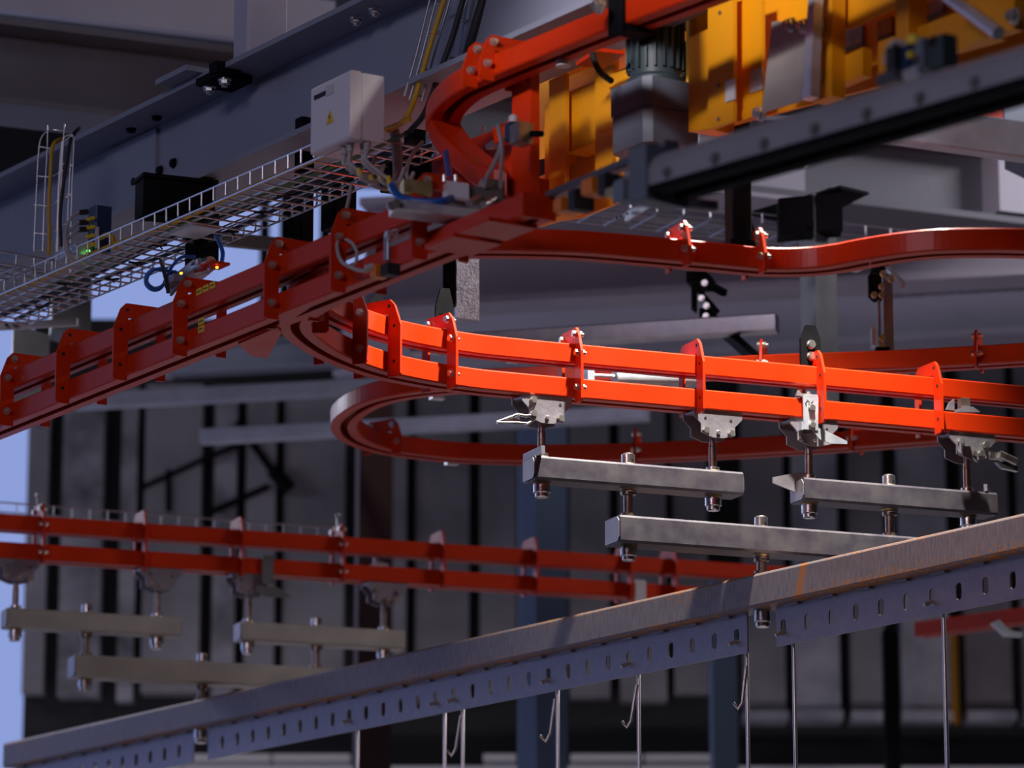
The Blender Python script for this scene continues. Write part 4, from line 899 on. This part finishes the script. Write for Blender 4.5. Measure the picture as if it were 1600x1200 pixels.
MB().cyl(PD(828, 209, 6.8), PD(846, 209, 6.76), 0.006, 10).build('sensor_rod', M['black'], RF)
b = MB(); b.cbox(PD(785, 228, 7.3), B, BN, Z, 0.028, 0.02, 0.005, 0.002); b.cbox(PD(791, 220, 7.3), B, BN, Z, 0.008, 0.012, 0.01, 0.002)
b.build('zinc_bracket', M['glitter'], RF)
aplate(PD(690, 230, 7.6), [(668, 212), (700, 196), (702, 240), (668, 248)], 0, 0.01, 'zinc_plate', M['glitter'], None, label='small sparkling zinc plate behind the bend of the upper track', cat='plate')
# pieces on the lower main rail near the frame
for (xa, ya, xb, yb) in ((705, 392, 742, 372), (760, 365, 795, 350)):
    c = P((xa + xb) / 2, (ya + yb) / 2, ZT - .004); MB().cbox(c, MDIR, MN, Z, 0.05, 0.05, 0.004, 0.001).build('flange_plate', M['red'], main)

y0 = PD(890, 200, 7.3)
YU = thing('drive_unit', PD(1000, 330, 7.2), 'large yellow welded drive unit housing at the top right', 'machine')
def yp(poly, u, th, name='panel', m=None): return aplate(y0, poly, u, th, name, m or M['yellow'], YU)
# left section: back plate, uprights, box with opening, foot
yp([(829, 112), (905, 84), (905, 340), (822, 352), (829, 330)], 0.06, 0.008, 'back_plate')
yp([(905, 84), (962, 62), (962, 318), (905, 340)], 0.06, 0.008, 'back_plate')
yp([(858, 126), (884, 114), (884, 305), (858, 316)], -0.02, 0.008, 'upright')
yp([(851, 165), (862, 160), (862, 318), (851, 322)], -0.005, 0.06, 'side_rib')
yp([(930, 110), (957, 100), (957, 290), (930, 302)], -0.02, 0.008, 'upright')
yp([(884, 146), (930, 126), (930, 212), (884, 230)], 0.0, 0.008, 'box_panel')
yp([(884, 262), (930, 244), (930, 268), (884, 286)], 0.0, 0.008, 'cross_plate')
yp([(884, 230), (930, 212), (930, 222), (884, 240)], 0.0, 0.05, 'shelf')
yp([(826, 318), (900, 292), (900, 330), (826, 352)], -0.03, 0.03, 'foot')
yp([(930, 180), (958, 170), (958, 196), (930, 205)], -0.03, 0.02, 'lug')
yp([(950, 118), (983, 106), (983, 126), (950, 138)], -0.03, 0.03, 'lug')
yp([(945, 270), (962, 262), (962, 292), (945, 300)], -0.03, 0.02, 'lug')
yp([(841, 250), (857, 246), (857, 270), (841, 275)], -0.002, 0.004, 'dark_opening', M['ink'])
b = MB(); tc0, tc1 = hplane(826, 100, y0 - AN * .03, A), hplane(985, 60, y0 - AN * .03, A); L_ = (V((tc1.x, tc1.y, 0)) - V((tc0.x, tc0.y, 0))).length
b.box(V((tc0.x, tc0.y, 3.86)) + A * (L_ / 2) + AN * .06, A, AN, Z, L_ / 2, 0.09, 0.005); b.build('key_shield_cover', M['yellow'], YU)  # plate added to keep the key spot off the unit
# right section
yp([(1072, -420), (1660, -640), (1660, 60), (1105, 205), (1072, 205)], 0.03, 0.008, 'back_plate')  # upper part added out of view to block the key spot
yp([(1076, 60), (1106, 45), (1106, 202), (1076, 206)], -0.04, 0.06, 'corner_post')
yp([(1106, -20), (1146, -20), (1146, 190), (1106, 203)], -0.06, 0.008, 'front_plate')
yp([(1146, 5), (1190, -10), (1190, 178), (1146, 192)], -0.03, 0.008, 'front_plate')
yp([(1268, -40), (1300, -50), (1300, 150), (1268, 160)], -0.06, 0.03, 'upright')
yp([(1300, -50), (1400, -80), (1400, 10), (1300, 55)], -0.02, 0.008, 'box_panel')
yp([(1290, 100), (1348, 74), (1348, 118), (1290, 142)], -0.03, 0.02, 'cross_plate')
yp([(1372, 66), (1398, 56), (1398, 120), (1372, 128)], -0.03, 0.02, 'cross_plate')
yp([(1400, -80), (1420, -86), (1420, 110), (1400, 118)], -0.05, 0.04, 'upright')
yp([(1420, 48), (1540, 2), (1560, 60), (1420, 100)], -0.03, 0.02, 'cross_plate')
yp([(1510, -60), (1585, -85), (1585, 45), (1510, 70)], -0.05, 0.02, 'box_panel')
for poly in ([(1292, 58), (1348, 40), (1348, 70), (1292, 92)], [(1371, 34), (1393, 26), (1393, 56), (1371, 64)], [(1417, 18), (1474, -6), (1474, 20), (1417, 44)]):
    yp(poly, 0.024, 0.005, 'window', M['pin'])
    yp([(poly[3][0], poly[3][1] - 6), (poly[2][0], poly[2][1] - 6), poly[2], poly[3]], 0.02, 0.004, 'window_sill', M['greycol'])
for px, py in ((1278, 76), (1278, 120), (1190, 178), (1586, 26), (1282, 40)): inst('bolt', HEXL, hplane(px, py, y0 - AN * .062, A), -AN, YU)
for px, py in ((1122, 186), (1122, 133), (1124, 20)):
    h0 = hplane(px, py, y0 - AN * .062, A); MB().cyl(h0, h0 + AN * .004, 0.004, 10).build('hole', M['pin'], YU)
yp([(1133, 128), (1147, 122), (1147, 155), (1133, 160)], -0.064, 0.004, 'label_plate', M['strip'])
yp([(1172, 112), (1190, 105), (1190, 138), (1172, 145)], -0.034, 0.004, 'label_plate', M['strip'])
sh = aplate(y0, [(1206, 34), (1262, 32), (1250, 158), (1190, 176)], -0.09, 0.004, 'cover_sheet', M['bar_rear'], YU)
aplate(y0, [(1264, -20), (1273, -22), (1266, 150), (1252, 156)], -0.10, 0.02, 'cover_edge', M['galv'], YU)
for px, py in ((1237, 40), (1257, 42)): inst('bolt', HEXL, hplane(px, py, y0 - AN * .092, A), -AN, YU)
b = MB(); q0, q1 = hplane(1480, -6, y0 - AN * .1, A), hplane(1560, 52, y0 - AN * .1, A); b.tube([q0, q1], 0.012, 8); b.build('stay_bar', M['galv'], YU)

# gear motor
gm = PD(1022, 262, 7.0)
GM = thing('gear_motor', gm, 'blue-grey gear motor with dark ribbed motor on top, standing before the yellow unit', 'motor')
ga = hplane(948, 160, PD(1010, 160, 6.92), A); gb_ = hplane(1102, 160, PD(1010, 160, 6.92), AN)
gc = PD(1010, 160, 6.92)
La2 = (ga - gc); La2.z = 0; La2 = La2.length; Lb2 = (gb_ - gc); Lb2.z = 0; Lb2 = Lb2.length
zt_, zm, zb = zat(1010, 116, 6.92), zat(1010, 160, 6.92), zat(1010, 218, 6.92)
mc = gc - A * (La2 / 2) + AN * (Lb2 / 2)
def gblock(z0, z1, k, ch, nm):
    hx, hy = La2 / 2 * k, Lb2 / 2 * k
    pr_ = [(-hx + ch, -hy), (hx - ch, -hy), (hx, -hy + ch), (hx, hy - ch), (hx - ch, hy), (-hx + ch, hy), (-hx, hy - ch), (-hx, -hy + ch)]
    MB().prism(pr_, V((mc.x, mc.y, z0)), A, AN, Z * (z1 - z0)).build(nm, M['gearbox'], GM)
gblock(zm, zt_, 1.0, 0.014, 'upper_housing'); gblock(zm - .003, zm, 0.94, 0.014, 'joint'); gblock(zb, zm - .003, 0.96, 0.014, 'lower_housing')
MB().lathe(V((mc.x, mc.y, zb)), -Z, [(Lb2 * .36, -.001), (Lb2 * .36, .02), (Lb2 * .26, .024), (Lb2 * .26, .05)], 20).build('output_flange', M['motor'], GM)
zmt = zat(1010, -30, 6.92)
MB().lathe(V((mc.x, mc.y, zt_)), Z, [(Lb2 * .42, -.001), (Lb2 * .42, .012), (Lb2 * .36, .02), (Lb2 * .36, zmt - zt_)], 24).build('motor_body', M['motor'], GM)
for k in range(20):
    a_ = 2 * math.pi * k / 20; dr = A * math.cos(a_) + AN * math.sin(a_)
    MB().box(V((mc.x, mc.y, (zt_ + .03 + zmt) / 2)) + dr * (Lb2 * .37), dr, Z.cross(dr), Z, 0.006, 0.0018, (zmt - zt_ - .03) / 2).build('cooling_fin', M['motor'], GM)
MB().cbox(PD(938, 91, 6.98), B, BN, Z, 0.028, 0.05, 0.004, 0.001).build('flange_plate', M['red'], RF)
cable('black_cable', [PD(924, 78, 6.9), PD(930, 98, 6.88), PD(940, 115, 6.88), PD(956, 127, 6.9)], 0.006, M['rubber'], 'black cable bow between the upper track and the gear motor')
# clamp on the upper track
UC = thing('track_clamp', P(953, 20, ZU), 'black hanger clamp round the upper red track at the top', 'clamp')
p, t, n = on_path(u_path[len(u_path) // 2:], 955)
MB().box(p - n * 0.037 + Z * 0.07, t, n, Z, 0.020, 0.004, 0.09).build('front_strap', M['black'], UC)
MB().box(p + n * 0.037 + Z * 0.07, t, n, Z, 0.020, 0.004, 0.09).build('back_strap', M['black'], UC)
MB().box(p - Z * 0.006, t, n, Z, 0.020, 0.041, 0.005).build('base_strap', M['black'], UC)
MB().box(p + Z * 0.3, t, n, Z, 0.020, 0.03, 0.18).build('hanger_post', M['black'], UC)
inst('bolt', HEXL, PD(938, 10, p.y - .05), -n, UC)
MB().lathe(PD(880, 96, 6.8), Z, [(.014, -.01), (.014, .002), (.008, .006), (.008, .02)], 14).build('cable_gland', M['strip'], upt)

# grey steel conveyor rail in the foreground
c0, c1 = P(1008, 303, 3.15), P(1600, 132, 3.15); CD = (c1 - c0).normalized(); CNn = V((-CD.y, CD.x, 0))
CR = thing('conveyor_rail', c0, 'blurred grey steel conveyor rail crossing the upper right foreground', 'rail')
hp = [(0, 0.012), (0, 0.036), (0.004, 0.046), (0.012, 0.057), (0.026, 0.067), (0.042, 0.072), (0.065, 0.074), (0.08, 0.06), (0.08, 0.012), (0.056, 0.012), (0.056, 0.02), (0.024, 0.02), (0.024, 0.012)]
MB().prism(hp, c0, CNn, Z, CD * 1.6, smooth=False).build('rail_body', M['rail_grey'], CR)
MB().box(c0 + CD * 0.8 + CNn * 0.012 + Z * 0.006, CD, CNn, Z, 0.8, 0.012, 0.006).build('lower_lip', M['black'], CR)
MB().box(c0 + CD * 0.8 + CNn * 0.068 + Z * 0.006, CD, CNn, Z, 0.8, 0.012, 0.006).build('lower_lip', M['black'], CR)
for k in range(9): inst('bolt', HEXG, c0 + CD * (0.05 + 0.105 * k) + Z * 0.024 + CNn * 0.001, -CNn, CR)
MB().cbox(c0 - CD * 0.012 + CNn * 0.04 + Z * 0.035, CD, CNn, Z, 0.02, 0.045, 0.045, 0.004).build('end_block', M['gearbox'], CR)
MB().cbox(PD(985, 300, 6.0), B, BN, Z, 0.022, 0.02, 0.018, 0.004).build('end_clamp', M['gearbox'], CR)
MB().cbox(PD(1070, 318, 6.1), B, BN, Z, 0.055, 0.012, 0.008, 0.002).build('cross_strip', M['bar'], CR)
sd_ = thing('slide_bar', PD(910, 305, 6.2), 'thin grey slide bar with orange clips at the lower end of the conveyor rail', 'bar')
q0, q1 = PD(862, 306, 6.45), PD(1050, 226, 5.95); dd = (q1 - q0).normalized(); dn = V((-dd.y, dd.x, 0)).normalized(); du = dd.cross(dn) * -1
MB().cbox((q0 + q1) / 2, dd, dn, dn.cross(dd) * -1, (q1 - q0).length / 2, 0.012, 0.007, 0.002).build('bar', M['bar'], sd_)
MB().cbox(PD(932, 293, 6.2), A, AN, Z, 0.016, 0.02, 0.014, 0.003).build('orange_clip', M['sensor'], sd_)
MB().cbox(PD(886, 322, 6.3), A, AN, Z, 0.012, 0.02, 0.012, 0.003).build('orange_clip', M['sensor'], sd_)
MB().cbox(PD(908, 314, 6.25), A, AN, Z, 0.010, 0.02, 0.018, 0.003).build('black_clip', M['rubber'], sd_)
MB().cbox(PD(955, 290, 6.15), A, AN, Z, 0.010, 0.02, 0.018, 0.003).build('black_clip', M['rubber'], sd_)
MB().cbox(PD(972, 300, 6.12), A, AN, Z, 0.02, 0.02, 0.008, 0.002).build('brass_clip', M['brass'], sd_)
# sensor cluster on the conveyor rail
SC = thing('sensor_cluster', PD(1440, 130, 5.45), 'blurred cluster of dark sensors with a yellow cap on the conveyor rail', 'sensor')
for px, py, w_, h_, m_ in ((1402, 96, .010, .022, 'rubber'), (1426, 92, .009, .02, 'navy'), (1444, 86, .014, .022, 'gearbox'), (1474, 84, .016, .026, 'motor'), (1425, 118, .03, .008, 'galv'), (1395, 122, .022, .009, 'bar'), (1470, 122, .03, .010, 'bar'), (1462, 66, .012, .006, 'rubber')):
    MB().cbox(PD(px, py, 5.42 + .0005 * (1440 - px)), A, AN, Z, w_, 0.014, h_, 0.003).build('sensor_part', M[m_], SC)
MB().lathe(PD(1428, 62, 5.42), Z, [(.011, -.008), (.011, .004), (.006, .008)], 14).build('yellow_cap', M['sticker'], SC)
MB().lathe(PD(1425, 86, 5.40), -AN, [(.005, -.004), (.005, .006)], 12).build('yellow_button', M['sticker'], SC)
MB().tube(smooth_path([PD(1384, 100, 5.45), PD(1388, 78, 5.45), PD(1398, 66, 5.45), PD(1412, 70, 5.45), PD(1414, 85, 5.45)], 5), 0.0045, 7).build('loop_cable', M['gcable'], SC)

# ================================================================ right half: hangers and clamps above the branch track
# black stub beam under the girder with its bolts
SBm = thing('stub_beam', on_g(1275, 0.1, -0.09), 'black stub beam bolted under the roof girder at right', 'beam')
s_c = PD(1268, 340, 9.35)
MB().prism([(-.085, -.055), (.075, -.04), (.075, .055), (-.085, .04)], s_c - Y * 0.04, X, Z, Y * 0.08).build('web', M['black'], SBm)
b = MB(); b.box(PD(1262, 333, 9.45) + Z * 0.025, (X + Y * -1.2).normalized(), (Y + X * 1.2).normalized(), Z, 0.17, 0.05, 0.004); b.build('top_flange', M['black'], SBm)
b = MB(); b.box(PD(1300, 312, 9.55), (B).normalized(), BN, Z, 0.055, 0.09, 0.004); b.build('clamp_plate', M['black'], SBm)
for px in (1282, 1301): inst('bolt', HEXL, PD(px, 309, 9.5), Z, SBm)
for py in (350, 368): inst('bolt', HEXB, PD(1264, py, 9.30), -Y, SBm)
# black post holding the winding track
p, t, n = on_path(s_path, 1172)
BP = thing('track_hanger', p + Z * .05, 'black square post holding the winding red track from above', 'hanger')
MB().cbox(p + Z * 0.17 + n * 0.0, Z, t, n, 0.13, 0.0205, 0.02, 0.003).build('post', M['black'], BP)
MB().prism([(.016, .03), (.042, .03), (.042, .06), (.016, .125)], p - n * .004, t, Z, n * 0.008).build('gusset', M['black'], BP)
MB().box(p + Z * .048, t, n, Z, 0.03, 0.03, 0.006).build('foot', M['black'], BP)
inst('bolt', HEX, p + t * .028 + Z * .05 - n * .032, -n, BP)
# hanger plates above the branch track
def hplate(px, y0_, y1_, d, label, w_=0.024, hook_=True):
    T = thing('hanger_plate', PD(px, y1_, d), label, 'hanger'); c = PD(px, (y0_ + y1_) / 2, d); h = (PD(px, y0_, d).z - PD(px, y1_, d).z) / 2
    MB().prism([(-w_, -h), (w_, -h), (w_, h * .45), (w_ * .55, h), (-w_ * .45, h), (-w_, h * .4)], c, B, Z, BN * 0.008).build('plate', M['black'], T)
    for k in (.15, -.35): inst('bolt', HEXM if hook_ else HEXB, c + Z * (k * h) - BN * .0005, -BN, T)
    return T
hplate(1267, 508, 580, 8.13, 'black hanger plate with two bright bolts above the fifth branch bracket')
hplate(695, 450, 548, 7.95, 'black pointed hanger plate with two slots behind the branch curve', 0.02, False)
hplate(590, 462, 500, 7.75, 'small dark hanger plate behind the first branch brackets', 0.018, False)
MB().cbox(PD(702, 420, 8.7), Z, X, Y, 0.09, 0.015, 0.015, 0.003).build('black_post', M['black'], None, label='black post behind the pointed hanger plate left of the zinc sheet', cat='post')
# clamp on the galvanised tube
G1 = thing('tube_clamp', PD(1110, 520, 9.4), 'black folded clamp holding the bright galvanised tube, with slanting strut', 'clamp')
cc = PD(1100, 465, 9.45)
MB().box(PD(1095, 440, 9.5), C, CN, Z, 0.026, 0.06, 0.014).build('top_block', M['black'], G1)
MB().prism([(0, 0), (.014, -.012), (.014, .052), (0, .06)], PD(1081, 478, 9.42), X, Z, Y * 0.04).build('side_plate', M['black'], G1)
MB().tube([PD(1108, 445, 9.44), PD(1132, 458, 9.40)], 0.012, 4).build('arm', M['black'], G1)
MB().tube([PD(1084, 444, 9.42), PD(1122, 488, 9.40)], 0.008, 4).build('arm', M['black'], G1)
MB().box(PD(1107, 505, 9.48), C, CN, Z, 0.015, 0.045, 0.03).build('strap', M['black'], G1)
MB().tube([PD(1135, 520, 9.5), PD(1196, 575, 9.1)], 0.017, 4).build('strut', M['black'], G1)
for px, py in ((1101, 442), (1096, 466), (1104, 478), (1103, 494)): inst('bolt', HEX, PD(px, py, 9.40), -CN, G1)
# long flat hanger of the loop track
G2 = thing('flat_hanger', PD(1384, 575, 8.7), 'tall flat steel hanger with black head carrying the red rail at right', 'hanger')
MB().box(PD(1388, 490, 8.75), X, Y, Z, 0.011, 0.004, 0.108).build('flat_bar', M['plate_steel'], G2)
MB().box(PD(1373, 505, 8.74), X, Y, Z, 0.003, 0.02, 0.075).build('edge_bar', M['plate_steel'], G2)
MB().box(PD(1374, 419, 8.74), X, Y, Z, 0.020, 0.03, 0.010).build('head_block', M['black'], G2)
MB().prism([(0, 0), (.012, -.012), (.03, -.012), (.03, .048), (0, .048)], PD(1358, 460, 8.72), X, Z, Y * 0.03).build('head_plate', M['black'], G2)
MB().tube([PD(1384, 416, 8.72), PD(1412, 446, 8.66)], 0.008, 4).build('arm', M['galv'], G2)
for px, py in ((1380, 428), (1392, 437), (1378, 448), (1366, 461), (1378, 461), (1378, 528), (1378, 540)): inst('bolt', HEX, PD(px, py, 8.69), -Y, G2)
MB().box(PD(1364, 528, 8.72), X, Y, Z, 0.004, 0.02, 0.022).build('lower_lug', M['galv'], G2)
MB().box(PD(1378, 553, 8.68), X, Y, Z, 0.016, 0.03, 0.010).build('lower_block', M['black'], G2)
MB().box(PD(1379, 571, 8.66), X, Y, Z, 0.014, 0.02, 0.016).build('rail_strap', M['greycol'], G2)
# wire tray under the girder at right
wt0, wt1 = P(935, 322, 4.10), P(1230, 356, 4.10); wtd = (wt1 - wt0).normalized()
basket('cable_tray', P(900, 318, 4.10), wtd, 0.95, 0.16, 0.03, 0.075, 5, 'wire basket tray under the roof girder behind the black track post')
b = MB(); b.box(PD(1000, 326, 9.2), (A * -1 + B * .2).normalized(), (AN).normalized(), Z, 0.09, 0.003, 0.012); pst = b.build('perforated_strip', M['galv'], None, label='pale perforated strip below the right-hand wire tray', cat='strip')
for px, py in ((964, 340), (970, 338), (980, 334)): MB().cyl(PD(px, py, 9.05), PD(px, py, 9.25), 0.003, 8).build('hole', M['ink'], pst)
# trolley parts hanging under the upper branch rail and loops
def clip(px, py, d, label, w_=0.012):
    T = thing('rail_clip', PD(px, py, d), label, 'clip')
    MB().cbox(PD(px, py, d), B, BN, Z, w_, 0.012, 0.004, 0.001).build('clip_base', M['galv'], T)
    MB().cbox(PD(px, py, d) + Z * 0.010, B, BN, Z, w_ * .5, 0.006, 0.008, 0.001).build('clip_neck', M['galv'], T)
clip(803, 564, 7.98, 'small bright clip under the upper branch rail at its middle')
clip(683, 622, 8.95, 'pale clip under the near arm of the red loop track', 0.016)
clip(706, 724, 9.63, 'pale clip under the far arm of the red loop track', 0.016)
clip(1333, 420, 7.15, 'small pale clip under the dip of the winding red track', 0.014)
T = thing('free_trolley', PD(1505, 640, 8.2), 'small steel latch trolley between the upper and lower branch rails at far right', 'trolley')
MB().cbox(PD(1506, 630, 8.2), B, BN, Z, 0.010, 0.01, 0.010, 0.001).build('neck', M['pin'], T)
MB().prism([(-.02, 0), (.0, .008), (.02, .008), (.038, -.002), (.015, -.004), (-.01, -.006), (-.02, -.008)], PD(1508, 640, 8.18), B, Z, BN * 0.012).build('latch', M['plate_steel'], T)
MB().prism([(0, 0), (.02, 0), (.02, .026), (.008, .016)], PD(1479, 640, 8.2), B, Z, BN * 0.006).build('fin', M['plate_steel'], T)
# cylinder and rods behind the branch track
b = MB(); b.cyl(PD(960, 590, 8.38), PD(1090, 592, 8.45), 0.020, 16); cy = b.build('air_cylinder', M['galv'], None, label='grey round cylinder seen through the gap of the branch rails', cat='cylinder')
MB().box(PD(918, 580, 8.36), B, BN, Z, 0.008, 0.02, 0.026).build('end_plate', M['galv'], cy)
for z in (-.008, .008): MB().cyl(PD(918, 580, 8.36) + Z * z, PD(966, 583, 8.38) + Z * z, 0.004, 8).build('rod', M['bolt'], cy)
# rear wire tray above the background track
rt0, rt1 = P(0, 792, 3.56), P(600, 838, 3.56); rtd = (rt1 - rt0).normalized()
basket('cable_tray', P(-60, 800, 3.50), rtd, 1.12, 0.14, 0.035, 0.052, 5, 'blurred wire basket tray running above the background track at left')
for px, py, lb in ((60, 776, 'small eye bolt standing on the leftmost rear bracket'), (528, 808, 'small eye bolt standing on the fourth rear bracket')):
    b = MB(); b.cyl(PD(px, py + 14, 10.1), PD(px, py, 10.1), 0.004, 8); b.lathe(PD(px, py - 2, 10.1), Z, [(.006, -.006), (.008, 0), (.006, .006)], 10); b.build('eye_bolt', M['bolt'], None, label=lb, cat='bolt')
# fins on the rear track
p, t, n = on_path(rear_path, 418, -0.04, 0.02)
st = thing('stop_plate', p, 'blurred grey stop plate with a long fin on the background track', 'plate')
MB().prism([(-.016, -.028), (.016, -.028), (.016, .05), (-.016, .05)], p - n * 0.042, t, Z, n * 0.004).build('front_plate', M['greycol'], st)
MB().prism([(-.03, -.03), (.03, -.034), (.07, -.058), (.0, -.062), (-.03, -.05)], p - n * 0.037, t, Z, n * 0.003).build('fin', M['greycol'], st)
p, t, n = on_path(rear_path, 1000, -0.04, 0.02)
MB().prism([(-.016, -.028), (.016, -.028), (.016, .05), (-.016, .05)], p - n * 0.042, t, Z, n * 0.006).build('stop_plate', M['strip'], None, label='pale stop plate on the background track just above the rusty beam', cat='plate')
p, t, n = on_path(rear_path, 588, 0.0, 0.06)
b = MB(); b.prism([(-.03, -.006), (.01, .012), (.035, .004), (.03, -.006)], p + Z * .05 - n * .01, t, Z, n * .012); b.cyl(p + Z * .052, p + Z * .07, .008, 10); b.build('latch_trolley', M['galv'], None, label='pale latch between the two rails of the background track', cat='latch')
# bit of red rail and pale latch low at the right edge
rp = [P(1440, 996, ZT), P(1700, 962, ZT)]
MB().sweep(rail_profile(0), [rp[0], rp[1]]).build('red_rail', M['red'], None, label='piece of red rail behind the slotted plate at the lower right edge', cat='rail')
b = MB(); b.prism([(0, .02), (.02, .03), (.05, .004), (.09, .0), (.09, -.012), (.04, -.012)], PD(1552, 985, 10.2), B, Z, BN * .02); b.build('trolley_latch', M['galv'], None, label='pale latch arm behind the slotted plate at the right edge', cat='latch')
